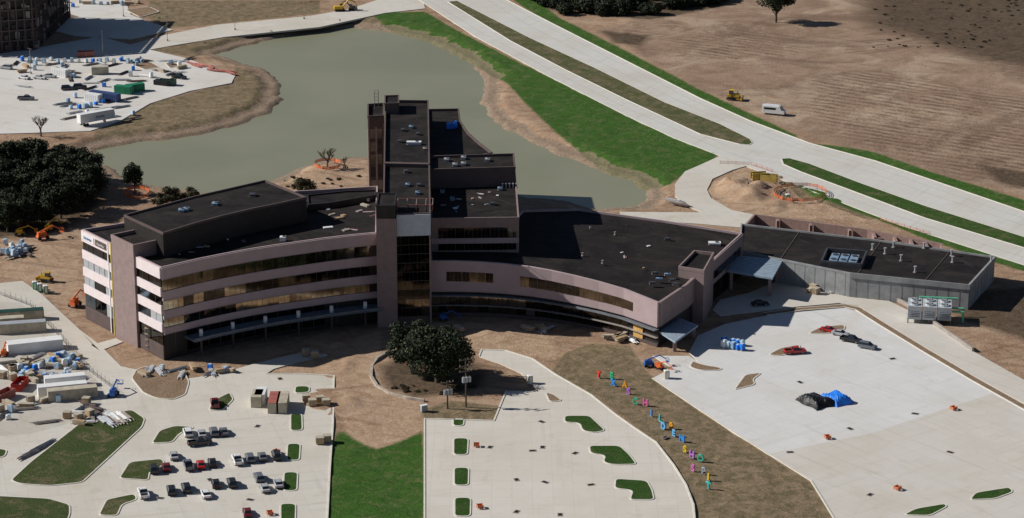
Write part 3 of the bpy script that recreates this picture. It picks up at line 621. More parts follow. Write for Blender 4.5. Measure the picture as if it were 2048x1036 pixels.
# ---------------------------------------------------------------- trees
def crown(n,R,Hc,lobes,size,mats,seed,flat=.8,rl=(.3,.5),kl=.4):
    r=np.random.default_rng(seed)
    L=[(0,0,Hc*.45,R*.6)]
    for i in range(lobes):
        a=r.uniform(0,6.283); rr=R*math.sqrt(r.uniform(0,.5)); z=r.uniform(.2,.82)*Hc
        sc=1-.5*abs(z/Hc-.42)
        L.append((rr*math.cos(a)*sc,rr*math.sin(a)*sc,z,R*r.uniform(*rl)*sc))
    L=np.array(L); li=L[r.integers(len(L),size=n)]
    d=r.normal(size=(n,3)); d/=np.linalg.norm(d,axis=1)[:,None]
    k=r.uniform(kl,1.18,size=n)**.7
    c=li[:,:3]+d*(li[:,3]*k)[:,None]*np.array([1,1,flat])+r.normal(size=(n,3))*.12; c[:,2]=np.maximum(c[:,2],.1)
    nr=d+r.normal(size=(n,3))*.6; nr/=np.linalg.norm(nr,axis=1)[:,None]
    u=np.cross(nr,r.normal(size=(n,3))); u/=np.linalg.norm(u,axis=1)[:,None]; w=np.cross(nr,u)
    s1=(size*r.uniform(.5,1.3,size=n))[:,None]; s2=s1*r.uniform(.5,.9,size=(n,1))
    V=np.stack([c+u*s1,c+w*s2,c-u*s1,c-w*s2],1).reshape(-1,3); Fc=np.arange(4*n).reshape(n,4)
    me=bpy.data.meshes.new('crown'); me.from_pydata(V.tolist(),[],Fc.tolist())
    for m in mats: me.materials.append(m)
    pr=r.random(n); hz=c[:,2]/Hc
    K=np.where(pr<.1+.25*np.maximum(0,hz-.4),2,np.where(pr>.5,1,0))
    me.polygons.foreach_set('material_index',K.astype(np.int32)); me.update(); return me
def trunk(h,r,br,spread,seed):
    q=random.Random(seed); mb=MB(); mb.tube((0,0,-.3),(0,0,h*.5),r,BARK,8,r*.75); 
    for i in range(br):
        a=q.uniform(0,6.28); z=h*q.uniform(.3,.5); e=(spread*math.cos(a)*q.uniform(.4,1),spread*math.sin(a)*q.uniform(.4,1),h*q.uniform(.75,1.))
        m_=(e[0]*.45,e[1]*.45,z+(e[2]-z)*.35); mb.tube((0,0,z),m_,r*.5,BARK,6,r*.3); mb.tube(m_,e,r*.3,BARK,5,r*.08)
    return mb.mesh('trunk')
oak_t=trunk(9,.6,9,6,1)
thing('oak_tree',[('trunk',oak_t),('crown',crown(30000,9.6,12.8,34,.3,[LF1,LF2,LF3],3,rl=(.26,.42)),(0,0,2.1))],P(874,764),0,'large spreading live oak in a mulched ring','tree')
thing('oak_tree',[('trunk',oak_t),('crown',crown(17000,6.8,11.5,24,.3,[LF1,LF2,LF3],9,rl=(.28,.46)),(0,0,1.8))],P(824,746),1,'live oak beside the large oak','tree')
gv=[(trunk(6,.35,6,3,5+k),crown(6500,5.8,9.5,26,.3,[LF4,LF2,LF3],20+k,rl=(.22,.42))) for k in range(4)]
k=0
for (u,v) in [(-30,420),(12,402),(52,392),(96,400),(140,405),(178,398),(-8,448),(40,452),(84,446),(124,432),(20,352),(66,342),(108,340),(150,352),(182,368),(-25,365),(-40,455),(0,380),(120,372),(40,370),(85,368),(150,380),(70,420),(30,428),(105,418),(160,420),(-10,405),(190,385),(60,452),(10,462)]:
    t_,c_=gv[k%4]; thing('tree',[('trunk',t_),('crown',c_,(0,0,.6))],P(u+random.uniform(-6,6),v+random.uniform(-4,4)),k*1.3,'dense dark olive tree in a grove by the pond','tree','dark trees in the grove by the pond',sc=random.uniform(.85,1.2)); k+=1
thing('tree',[('trunk',trunk(7,.25,6,1.6,77)),('crown',crown(4800,3.7,8.5,18,.3,[LF1,LF2,LF3],78,1.),(0,0,1.8))],P(270,388),0,'slim green tree inside an orange fence ring','tree')
bu=crown(2400,3.2,3.6,10,.26,[LF1,LFB,LF3],55); but=trunk(2,.2,5,1.5,3)
for (u,v,s,l) in [(612,385,1.2,'low green tree behind the building'),(345,402,1.15,'brownish scrub tree by the pond'),(320,410,.9,'brownish scrub tree by the pond'),(380,398,.9,'brownish scrub tree by the pond'),(600,380,.9,'low green tree behind the building')]:
    thing('tree',[('trunk',but),('crown',bu,(0,0,.2))],P(u,v),s*5,l,'tree',sc=s)
def bare(h,seed):
    q=random.Random(seed); mb=MB()
    def rec(p,d,l,r,n):
        e=p+d*l; mb.tube(p,e,r,BARK if n>1 else LFB,4,r*.65)
        if n==0: return
        for i in range(4 if n>1 else 3):
            nd=(d+Vector((q.uniform(-1,1),q.uniform(-1,1),q.uniform(-.1,.7)))*.75).normalized(); rec(p+d*l*q.uniform(.5,1),nd,l*q.uniform(.6,.8),r*.6,n-1)
    rec(Vector((0,0,-.2)),Vector((0,0,1)),h*.3,.28,4); return mb.mesh('branches')
bm=bare(9,4)
for (u,v,s) in [(655,337,1.15),(82,272,1.2),(690,335,.6)]: thing('bare_tree',[('branches',bm)],P(u,v),u,'leafless tree with fine branches near the pond','tree',sc=s)
wd=[(trunk(4,.3,5,2.5,60+k),crown(2600,6.2,6.,20,.45,[LF4,LF2,LF1],40+k,rl=(.2,.4))) for k in range(2)]
pos=[]
for i in range(150):
    u=random.uniform(1040,1470); lo_=min(30,(u-1040)*.42-6)*(1 if u<1330 else max(0,(1470-u)/140)); pos.append((u,random.uniform(-30,max(-20,lo_))))
pos+=[(1700+i*9,random.uniform(-26,-7)) for i in range(40)]
for i,(u,v) in enumerate(pos):
    t_,c_=wd[i%2]; thing('tree',[('trunk',t_),('crown',c_,(0,0,.0))],P(u,v),i,'low dark woodland tree at the field edge','tree','woodland trees at the field edge',sc=random.uniform(.6,1.))
thing('oak_tree',[('trunk',gv[0][0]),('crown',gv[1][1],(0,0,2))],P(1552,44),2,'lone oak standing in the bare field','tree',sc=1.4)
scr=crown(900,1.3,.6,6,.14,[LFB,LFB,LF1],99,.4)
for i in range(110):
    if i<16: u=P(random.uniform(775,960),random.uniform(765,788))
    elif i<30: u=P(random.uniform(560,720),random.uniform(350,378))
    else: u=P(random.uniform(1740,2060),random.uniform(-5,95))
    thing('shrub',[('crown',scr,(0,0,-.3))],u,i,'small brownish scrub shrub on bare earth','shrub','scrub shrubs on bare earth',sc=random.uniform(.3,.9))
mb=MB(); WL=M('pale_wall',(.42,.36,.3),var=.3); strip(mb,W([(800,702),(775,708),(757,718),(746,734),(745,754),(756,772),(780,787),(815,796),(850,801)]),-.3,.5,0,.7,WL); tag(obj('retaining_wall',mb),'curved low grey wall around the oak bed','retaining wall')

# ---------------------------------------------------------------- vehicles
CC_={}
def paint(n):
    t={'white':(.75,.75,.75),'silver':(.4,.41,.43),'grey':(.13,.14,.16),'black':(.018,.019,.022),'red':(.42,.015,.015),'dark red':(.14,.012,.015),'dark blue':(.02,.04,.1),'tan':(.3,.25,.18)}
    return M('car_paint_'+n.replace(' ','_'),t[n],.25,0,.03,spec=.6)
def loft(mb,prof,w,m):
    secs=[(-w,.92,.1),(-w+.14,1,0),(w-.14,1,0),(w,.92,.1)]; n=len(prof); i=len(mb.v)
    for y,s,dz in secs: mb.v+=[(x*(1-(1-s)*.35),y,z-dz if z>.6 else z) for x,z in prof]
    k=mb.mi(m)
    for a in range(3):
        for b in range(n):
            c=(b+1)%n; mb.f.append((i+a*n+b,i+(a+1)*n+b,i+(a+1)*n+c,i+a*n+c)); mb.k.append(k)
    mb.f.append(tuple(i+b for b in range(n))); mb.k.append(k); mb.f.append(tuple(i+3*n+n-1-b for b in range(n))); mb.k.append(k)
def frus(mb,x0,x1,y0,z0,X0,X1,Y0,z1,m): mb.solid([(x0,-y0,z0),(x1,-y0,z0),(x1,y0,z0),(x0,y0,z0)],[(X0,-Y0,z1),(X1,-Y0,z1),(X1,Y0,z1),(X0,Y0,z1)],m)
def carparts(kind,colr):
    if (kind,colr) in CC_: return CC_[(kind,colr)]
    m=paint(colr); b=MB(); g=MB(); rf=MB()
    if kind=='sedan':
        loft(b,[(-2.35,.3),(-2.4,.7),(-2.3,.95),(-1.5,1.0),(.95,.98),(2.05,.85),(2.35,.68),(2.38,.3)],.92,m); L=1.45
        frus(g,-1.75,1.15,.78,.96,-1.1,.35,.62,1.4,GLS); frus(rf,-1.12,.37,.64,1.4,-1.,.25,.58,1.47,m)
    elif kind=='suv':
        loft(b,[(-2.4,.35),(-2.45,.8),(-2.4,1.1),(1.1,1.1),(2.2,.98),(2.42,.75),(2.42,.35)],.98,m); L=1.5
        frus(g,-2.35,1.2,.86,1.08,-2.15,.5,.7,1.68,GLS); frus(rf,-2.18,.52,.72,1.68,-2.1,.42,.68,1.78,m)
    elif kind=='pickup':
        loft(b,[(-2.85,.45),(-2.85,.8),(-.75,.8),(-.72,1.15),(1.45,1.15),(2.7,1.05),(2.85,.8),(2.85,.45)],1.0,m); L=1.8
        for y in (-.93,.93): b.box(-1.8,y,.78,2.1,.14,.42,m)
        b.box(-2.8,0,.78,.12,1.72,.42,m); b.box(-1.78,0,.81,1.9,1.66,.03,BLACK)
        frus(g,-.7,1.6,.88,1.13,-.45,.85,.72,1.72,GLS); frus(rf,-.5,.9,.74,1.72,-.42,.8,.7,1.84,m)
    else:
        loft(b,[(-3.3,.4),(-3.3,2.6),(1.9,2.6),(2.4,1.5),(3.1,1.3),(3.3,.9),(3.3,.4)],1.1,m); L=2.1
        frus(g,1.9,2.45,1.0,1.55,1.6,2.05,.95,2.45,GLS); b.box(-1,1.1,1.2,3,.06,.8,GLS); b.box(-1,-1.1,1.5,3.4,.06,.6,GLS); rf.box(-.5,0,2.6,4,1.8,.1,m)
    e=2.36 if kind!='pickup' else 2.86
    if kind=='van': e=3.3
    for y in (-.68,.68): b.box(e,y,.62,.06,.34,.16,WHITE); b.box(-e-.03,y,.68,.06,.3,.18,LRED)
    b.box(e,0,.33,.12,1.7,.2,BLACK); b.box(-e,0,.33,.12,1.7,.2,BLACK)
    wm=MB(); wm.tube((0,-.12,0),(0,.12,0),.36,BLACK,12); wm.tube((0,-.13,0),(0,.13,0),.2,STEEL,8)
    wme=wm.mesh('wheel'); r=[('body',b.mesh('body')),('windows',g.mesh('windows')),('roof',rf.mesh('roof'))]
    for x in (-L,L):
        for y in (-.85,.85): r.append(('wheel',wme,(x,y,.36)))
    CC_[(kind,colr)]=r; return r
def car(u,v,kind,colr,deg,lab=None,grp='cars parked in the concrete lots',z=.06):
    nm={'sedan':'car','suv':'suv','pickup':'pickup_truck','van':'step_van'}[kind]
    thing(nm,carparts(kind,colr),P(u,v),math.radians(deg+random.uniform(-3,3)),lab or f'{colr} {nm.replace("_"," ")} parked on the pale concrete','car' if kind in('sedan','suv') else ('pickup truck' if kind=='pickup' else 'van'),grp,z)
for u,v,k,c in [(376,870,'suv','white'),(404,872,'sedan','silver'),(428,869,'suv','grey'),(448,868,'sedan','grey'),(348,916,'sedan','silver'),(308,943,'suv','black'),(333,939,'sedan','dark red'),(377,936,'pickup','grey'),(402,934,'sedan','red'),(425,930,'sedan','black'),(475,925,'pickup','white'),(500,921,'suv','grey'),(525,918,'sedan','grey'),(553,916,'suv','black'),(287,992,'pickup','white'),(343,986,'suv','black'),(373,981,'suv','black'),(412,993,'sedan','white'),(432,972,'sedan','black'),(464,971,'suv','black'),(518,960,'suv','grey'),(530,981,'sedan','silver'),(557,972,'sedan','silver'),(495,1030,'sedan','dark red')]:
    car(u,v,k,c,104)
car(400,890,'pickup','black',20); car(430,812,'pickup','dark red',100)
for u,v,k,c,d in [(1658,664,'sedan','red',-28),(1681,671,'sedan','silver',-28),(1702,684,'pickup','black',-30),(1735,697,'suv','grey',-30),(1590,707,'pickup','red',10),(1520,611,'sedan','black',10)]: car(u,v,k,c,d)
for u,v,k,c,d in [(12,138,'suv','silver',160),(48,158,'sedan','white',150),(80,158,'sedan','white',-20),(100,155,'sedan','silver',-20),(136,180,'suv','black',10),(160,177,'suv','black',10),(52,200,'pickup','grey',0),(358,157,'pickup','black',-30)]: car(u,v,k,c,d,grp='vehicles in the far construction yard')
thing('step_van',carparts('van','white'),P(1548,228),math.radians(-20),'boxy white step van parked on the bare field','van',sc=1.2)
def container(u,v,L,m,deg,label,h=2.7,w=2.5,text=None,name='shipping_container',wheels=False,roofm=None,cat='container'):
    b=MB(); b.box(0,0,0,L,w,h,m)
    n=int(L/.8)
    for i in range(n):
        x=-L/2+(i+.5)*L/n
        for s in (-1,1): b.box(x,s*(w/2+.03),.2,L/n*.5,.06,h-.4,m)
    tp=MB().box(0,0,h,L+.06,w+.06,.1,roofm or m)
    dd=MB().box(0,0,0,.08,w/2-.1,h-.3,m).tube((.08,0,.1),(.08,0,h-.4),.04,STEEL)
    parts=[('body',b),('roof',tp),('door',dd,(L/2+.04,w/4,.15)),('door',dd.mesh('door'),(L/2+.04,-w/4,.15))]; z=.06
    if wheels:
        z=1.2; wm=MB().tube((0,-.2,0),(0,.2,0),.5,BLACK,10).mesh('wheel')
        for x in (-L*.38,-L*.3):
            for s in (-1,1): parts.append(('wheel',wm,(x,s*(w/2-.1),-.65)))
        parts.append(('landing_leg',MB().box(L*.25,0,-1.1,.3,1.6,1.1,STEELD)))
    if text: parts.append(('lettering',textmesh(text,1.3,.02,NAVY),(1,-w/2-.1,h*.35),(math.pi/2,0,0)))
    thing(name,parts,P(u,v),math.radians(deg),label,cat,None,z)
container(192,247,13,WHITE,38,'long white box trailer with dark lettering',3.0,2.6,'Austin','box_trailer',True,cat='trailer')
container(210,200,12,NAVY,-28,'navy blue shipping container in the yard')
container(187,203,6,WHITE,-28,'small white shipping container in the yard')
container(248,187,6.5,GREENP,-20,'bright green shipping container in the yard'); container(270,183,6.5,GREENP,30,'bright green shipping container standing askew')
container(122,152,7,WHITE,-35,'white site office trailer in the yard'); container(200,148,6,TAN,10,'pale storage container in the yard')
container(325,170,6,BLACK,-25,'low black storage box in the yard',1.6)
container(515,808,5.5,TAN,88,'beige storage container on the lot'); container(522,803,5.5,WHITE,88,'off white storage container on the lot')
container(549,816,8,TAN,90,'storage container with a faded red roof',roofm=PINKR); container(566,816,8,TAN,90,'beige storage container beside the red topped one')
container(125,789,12,WHITE,16,'white storage container with pale roof'); container(145,797,12,TAN,16,'tan storage container beside the white one'); container(130,772,10,WHITE,16,'white office trailer in the yard')
container(38,640,13,TAN,12,'long site office trailer with grey green roof',roofm=DARKG); container(42,664,13,TAN,12,'long pale site office trailer',roofm=STEEL); container(70,700,14,WHITE,18,'long low trailer with white roof',2.6,3.4,roofm=WHITE); container(10,655,10,TAN,12,'tan site office trailer beside the fence')
def dumpster(u,v,deg,m,label):
    b=MB(); L,w,h=6,2.4,1.8
    for s in (-1,1):
        b.box(0,s*w/2,.2,L,.1,h,m)
        for i in range(6): b.box(-L/2+.5+i,s*(w/2+.08),.2,.12,.1,h,m)
    b.box(-L/2,0,.2,.1,w,h,m); b.box(L/2,0,.2,.1,w,h,m); b.box(0,0,.1,L,w,.15,STEELD)
    r=MB(); 
    for i in range(8): r.box(random.uniform(-2,2),random.uniform(-.7,.7),.3,random.uniform(.5,1.4),.6,random.uniform(.4,1.1),random.choice([WOOD,SLAB,WHITE]),random.random()*3)
    thing('dumpster',[('bin',b),('rubble',r)],P(u,v),math.radians(deg),label,'dumpster',z=.06)
dumpster(40,776,80,REDP,'open red dumpster full of rubble'); dumpster(8,798,60,PINKR,'faded red dumpster in the yard'); dumpster(172,113,10,PINKR,'rust red open dumpster in the far yard'); dumpster(335,170,-20,DARKG,'dark open dumpster in the far yard')
def stack(u,v,kind,deg=None,grp=None,lab=None):
    b=MB(); c=MB(); q=random
    for i in range(3): b.box(0,-.5+i*.5,0,1.3,.1,.14,WOOD)
    b.box(0,0,.14,1.3,1.2,.05,WOOD)
    if kind=='wrap':
        w,d,h=q.uniform(1.1,1.4),q.uniform(1.,1.3),q.uniform(.9,1.7); c.box(0,0,.19,w,d,h,q.choice([PWRAP,PWRAP,LB,WHITE,BLUET]),0,.93,.93); c.box(.1,.05,.19+h,w*.7,d*.7,.15,PWRAP,.2)
        nm,pn='wrapped_pallet','load'; lab=lab or 'pallet load wrapped in pale blue plastic'
    elif kind=='wood':
        for i in range(5): c.box(0,0,.19+i*.2,q.uniform(3,4.5),1.1,.17,q.choice([WOOD,TAN]))
        nm,pn='lumber_stack','lumber'; lab=lab or 'stack of raw lumber on bearers'
    elif kind=='pipe':
        m=q.choice([WHITE,STEEL,STEEL,SLAB,BRN])
        if lab and 'red' in lab: m=PINKR
        for i in range(7): c.tube((-q.uniform(2,4),-.6+i*.2,.3),(q.uniform(2,4),-.6+i*.2,.3),.09,m)
        for i in range(4): c.tube((-2.5,-.4+i*.22,.48),(2.5,-.4+i*.22,.48),.09,m)
        nm,pn='pipe_bundle','pipes'; lab=lab or 'bundle of metal pipes laid on the ground'
    else:
        c.box(0,0,.19,1.8,1.6,1.5,WOOD); 
        for i in range(4): c.box(-.7+i*.47,-.83,.19,.12,.08,1.5,TAN); c.box(-.95,-.6+i*.4,.19,.08,.1,1.5,TAN)
        c.box(0,0,1.69,1.9,1.7,.08,TAN); nm,pn='wooden_crate','crate'; lab=lab or 'wooden crate with batten sides'
    thing(nm,[('pallet',b),(pn,c)],P(u,v),math.radians(q.uniform(0,180) if deg is None else deg),lab,nm.replace('_',' '),grp,.07)
for i in range(52): stack(random.uniform(40,165),random.uniform(712,768),random.choice(['wrap','wrap','wrap','wood','pipe']),None,'supplies in the near construction yard')
for i in range(26): stack(random.uniform(0,190),random.uniform(800,850)-0,random.choice(['pipe','pipe','wood','crate','wrap']),None,'supplies in the near construction yard')
for i in range(12): stack(random.uniform(0,70),random.uniform(725,760),random.choice(['pipe','wood','crate']),None,'supplies in the near construction yard')
for i in range(52): 
    u=random.uniform(5,380); stack(u,random.uniform(118,150) if i%2 else random.uniform(118+max(0,(u-120)*.02),178),random.choice(['wrap','pipe','wood','wrap','pipe']),None,'supplies in the far construction yard')
for i in range(24): stack(random.uniform(100,260)+i*1.2,random.uniform(205,245)-i*.6,random.choice(['pipe','pipe','wrap']),40+random.uniform(-5,5),'supplies in the far construction yard')
for i in range(12): stack(385+i*7,128+i*1.8+random.uniform(-3,3),'pipe',random.uniform(-60,-10),'steel at the edge of the far yard','rusty red steel sections stacked on the yard')
for i in range(14): stack(90+i*14,random.uniform(2,14),random.choice(['wrap','wood']),None,'supplies in the far construction yard')
for i in range(16): stack(60+i*14,random.uniform(120,128),'wrap',None,'supplies in the far construction yard','blue wrapped pallet load in the far yard')
for (u,v) in [(613,803),(625,812),(640,806),(652,812),(612,712),(630,716),(640,888),(655,884)]: stack(u,v,'crate',8,'crates on the concrete lot')
for i in range(10): stack(1448+(i%5)*9,686+(i//5)*9+(i%5)*1.5,'wrap',40,'wrapped pallets on the new lot')
for i in range(3): stack(1346+i*8,402+i*5,'pipe',-30)
for i in range(20): stack(random.uniform(1600,1680),random.uniform(552,592),random.choice(['wood','pipe','wood','crate']),None,'masonry supplies by the entrance drive')
for i in range(22): stack(random.uniform(0,60),random.uniform(488,515),random.choice(['pipe','wrap']),None,'debris beside the grove')
for i in range(14): stack(random.uniform(285,470),random.uniform(738,752),random.choice(['pipe','wood','wrap']),None,'supplies by the corner of the wing')
for i in range(12): stack(random.uniform(880,1100),654+random.uniform(0,8),random.choice(['pipe','wood']),None,'supplies along the curved wing') if i<5 else stack(1180+random.uniform(0,110),678+random.uniform(-3,8),'wood' if i%2 else 'pipe',None,'supplies along the curved wing')
for i in range(12): stack(random.uniform(215,260)-i*2,830+random.uniform(0,8)+i*1,'pipe',-60,'steel beside the grass triangle')
for i in range(8): stack(55+i*5,912-i*3,'pipe',60,'steel beside the grass triangle')
for (u,v,c) in [(1333,757,TAN),(1060,767,TAN),(1575,402,GREENP),(70,578,GREENP),(80,582,GREENP),(92,586,GREENP)]:
    thing('portable_toilet',[('cabin',MB().box(0,0,0,1.2,1.2,2.1,c,0,.97,.97)),('roof',MB().box(0,0,2.1,1.3,1.3,.15,WHITE,0,.8,.8).cyl(.4,.4,2.1,.06,.5,WHITE)),('door',MB().box(0,-.63,.1,.7,.05,1.8,WHITE))],P(u,v),.3,'upright plastic portable toilet cabin','portable toilet')
def heap(u,v,m,label,s,seed):
    r=np.random.default_rng(seed); n=22; V=[];Fc=[]
    ph=r.uniform(0,6,6)
    for i in range(n):
        for j in range(n):
            x=(i/(n-1)-.5)*2;y=(j/(n-1)-.5)*2; d=max(abs(x),abs(y)); h=max(0,1-d**5)*(1.7+.5*math.sin(3*x+ph[0])*math.cos(2.6*y+ph[1])+.25*r.random())
            V.append((x*s*(1+.08*math.sin(5*y+ph[2])),y*s*1.3*(1+.08*math.sin(4*x+ph[3])),h if d<.98 else 0))
    for i in range(n-1):
        for j in range(n-1): Fc.append((i*n+j,(i+1)*n+j,(i+1)*n+j+1,i*n+j+1))
    me=bpy.data.meshes.new('tarp'); me.from_pydata(V,[],Fc); me.materials.append(m); me.update()
    x,y=P(u,v); tag(obj('covered_heap',me,None,(x,y,.06),(0,0,.6)),label,'covered heap')
heap(1632,806,BLKT,'large heap covered with black tarpaulin',3.2,1); heap(1672,802,BLUET,'heap covered with bright blue tarpaulin',2.8,2)
txt='TEXASCHILDRENSHOSPITAL'
lp_=[(1198,755),(1224,757),(1227,771),(1250,775),(1257,788),(1271,808),(1291,811),(1303,832),(1321,843),(1327,858),(1343,858),(1348,872),(1364,883),(1370,904),(1384,915),(1401,922),(1386,942),(1407,948),(1417,960),(1417,977)]
lc=[('red',(.75,.05,.03)),('green',(.03,.5,.22)),('blue',(.05,.3,.75)),('orange',(.85,.38,.03)),('purple',(.5,.2,.6)),('green',(.05,.5,.28)),('pink',(.8,.15,.4)),('blue',(.08,.3,.7)),('teal',(.08,.55,.5)),('blue',(.15,.45,.75)),('orange',(.85,.38,.15)),('blue',(.15,.5,.8)),('blue',(.05,.4,.8)),('yellow',(.85,.58,.05)),('purple',(.5,.3,.65)),('green',(.08,.5,.35)),('pink',(.7,.2,.5)),('grey',(.4,.45,.5)),('yellow',(.85,.58,.05)),('teal',(.08,.55,.5))]
for ch,(u,v),(cn,cv) in zip(txt,lp_,lc):
    m=M('letter_'+cn+str(cv[0]),cv,.5,var=.05)
    thing('letter_sign',[('letter',textmesh(ch,2.1,.22,m,.08),(0,0,.1),(math.pi/2,0,0)),('base',MB().box(0,0,-.1,.9,.4,.15,SLAB))],P(u,v),math.radians(random.uniform(-48,-25)),f'large upright {cn} letter {ch} on the grassy slope','letter sign','colourful letters along the slope')
for (u,v) in [(1907,820),(1655,878),(1795,980),(953,894),(960,1017),(540,1030),(553,907)]:
    b=MB()
    for i in range(4):
        aa=i*math.pi/2; b.box(math.cos(aa)*.6,math.sin(aa)*.6,.3,1.2,.06,.6,ORM,aa+math.pi/2)
    lg=MB().tube((0,0,0),(0,0,1.),.05,ORG).mesh('leg')
    thing('barricade',[('rail',b)]+[('leg',lg,(math.cos(i*1.5708+.785)*.88,math.sin(i*1.5708+.785)*.88,0)) for i in range(4)],P(u,v),random.random(),'orange barricade square around a drain','barricade','orange barricades on the lots',.06)
for (u,v) in [(1085,895),(1065,902),(1150,907),(1033,960),(1090,965),(1182,970),(1083,844),(1033,1024),(1120,1030),(980,895),(515,853),(320,997),(500,1000),(1830,828),(1700,858),(1600,765),(1785,718),(1580,905),(1900,905),(420,960),(560,758),(1740,990),(1330,875)]:
    thing('storm_drain',[('frame',MB().box(0,0,0,1.8,1.2,.06,SLAB)),('grate',MB().box(0,0,.06,1.3,.8,.03,BLACK))],P(u,v),random.random()*3,'square iron storm drain in the concrete','storm drain','storm drains in the lots',.065)
def ppole(u,v,h,arms):
    b=MB().tube((0,0,-.3),(0,0,h),.24,BARK,8,.16); parts=[('pole',b)]
    for z in arms: parts.append(('crossarm',MB().box(0,0,z,3.4,.18,.2,BARK).cyl(-1.5,0,z+.2,.09,.35,SLAB,6).cyl(1.5,0,z+.2,.09,.35,SLAB,6).cyl(.6,0,z+.2,.09,.35,SLAB,6)))
    for s in (-.8,.8,0): parts.append(('transformer',MB().cyl(s,-.45,h*.52,.38,1.3,STEEL,10).cyl(s,-.45,h*.52+1.3,.1,.3,SLAB,6)))
    thing('utility_pole',parts,P(u,v),.4,'wooden utility pole with crossarms and grey transformers','utility pole',z=0)
ppole(932,813,12.5,[12,10.4,9]); ppole(895,816,7.,[6.5])
thing('meter_cabinet',[('cabinet',MB().box(0,0,0,1.6,.8,1.5,STEEL)),('roof',MB().box(0,0,1.5,1.8,1.,.12,WHITE))],P(848,822),.5,'small pale metal meter cabinet on dirt','cabinet')
for (u,v) in [(62,148),(206,112),(335,82),(608,38),(470,60),(247,33)]:
    thing('street_lamp',[('pole',MB().tube((0,0,0),(0,0,9.5),.11,SLAB,6,.07).cyl(0,0,0,.35,.7,SLAB,8)),('lamp_head',MB().box(.6,0,9.4,1.4,.35,.15,STEELD).box(-.6,0,9.4,1.4,.35,.15,STEELD))],P(u,v),u,'tall slender lot lamp with twin heads','street lamp','lot lamps')
def fence(px,closed,label,h=1.1,m=ORM,bw=.045,z0=0.):
    w=W(px); w=w+[w[0]] if closed else w; b=MB(); L=lens(w)[-1]; n=max(3,int(L/2.4))
    for i in range(len(w)-1):
        for z in (.25,.6,.95):
            a,c=w[i],w[i+1]; b.face([(*a,z0+z-bw),(*c,z0+z-bw),(*c,z0+z+bw),(*a,z0+z+bw)],m)
    e=tag(obj('safety_fence',b),label,'fence'); pm=MB().tube((0,0,-.5),(0,0,h+.1),.04,STEELD,4).mesh('post')
    for i in range(n+1):
        (x,y),_=at(w,[0]*len(w),i/n); obj('post',pm,e,(x,y,z0))
def circ(u,v,ru,rv,n=22): return [(u+ru*math.cos(6.283*i/n),v+rv*math.sin(6.283*i/n)*(1+.05*math.sin(3*i))) for i in range(n)]
fence(circ(655,334,26,9),1,'orange mesh fence ring around a bare tree',m=ORG,bw=.13,z0=.5); fence(circ(275,388,24,10),1,'orange mesh fence ring around a slim tree',m=ORG,bw=.13); fence(circ(1600,391,53,16,30),1,'orange mesh fence ring around dirt pit',m=ORG,bw=.1,z0=.5)
fence([(1440,328),(1500,330),(1545,345)],0,'orange mesh fence along the drive'); fence([(1760,440),(1830,462),(1860,470)],0,'orange mesh fence by the verge'); fence([(590,10),(640,5),(650,0)],0,'orange mesh fence by the site road'); fence([(90,392),(150,388),(230,380),(255,385)],0,'orange mesh fence beside the grove')
fence([(0,590),(60,612),(110,665),(180,745),(235,785)],0,'grey chain link fence around the yard',2.,STEELD)
def dozer(u,v,deg,m,label,name='bulldozer',sc=1.):
    tm=MB().box(0,0,.15,3.8,.55,.75,BLACK,0,.85,1).tube((-1.6,-.3,.5),(-1.6,.3,.5),.45,STEELD,10).tube((1.6,-.3,.5),(1.6,.3,.5),.45,STEELD,10).mesh('track')
    b=MB().box(.6,0,.8,2.4,1.3,1.1,m,0,.95,.85); b.box(-1.2,0,.8,1.2,1.6,.8,m); b.tube((1.2,.3,1.8),(1.2,.3,2.7),.1,BLACK)
    c=MB().box(-.7,0,1.7,1.4,1.4,1.2,GLS,0,.9,.9).box(-.7,0,2.9,1.6,1.6,.12,m)
    bl=MB().box(2.7,0,.1,.25,3.4,1.2,m); bl.box(1.9,1.45,.4,1.7,.2,.25,m).box(1.9,-1.45,.4,1.7,.2,.25,m)
    thing(name,[('track',tm,(0,1.1,0)),('track',tm,(0,-1.1,0)),('body',b),('cab',c),('blade',bl)],P(u,v),math.radians(deg),label,'bulldozer',sc=sc)
dozer(1467,199,-15,YEL,'yellow bulldozer parked on the bare field',sc=1.15)
dozer(92,562,160,YEL,'small yellow bulldozer beside the end wall',sc=.9)
def excav(u,v,deg,m,label,sc=1.):
    tm=MB().box(0,0,0,4.2,.6,.9,BLACK,0,.85,1).mesh('track')
    b=MB().box(-.6,0,.9,3.6,2.6,1.2,m,0,.95,.9); c=MB().box(.8,.7,1.4,1.4,1.1,1.6,GLS,0,.9,.9).box(.8,.7,3.,1.4,1.1,.1,m)
    a=MB().tube((1,-.3,1.8),(3.6,-.3,4.6),.3,m,6).tube((3.6,-.3,4.6),(6.2,-.3,3.4),.26,m,6).tube((6.2,-.3,3.4),(6.6,-.3,1.),.2,m,6)
    k=MB().box(6.3,-.3,.1,1.1,1.1,.9,STEELD,0,1.2,1)
    thing('excavator',[('track',tm,(0,1.2,0)),('track',tm,(0,-1.2,0)),('body',b),('cab',c),('arm',a),('bucket',k)],P(u,v),math.radians(deg),label,'excavator',sc=sc)
excav(680,22,10,YEL,'yellow excavator on the site road'); excav(705,20,180,STEELD,'dark excavator beside the yellow one',.8)
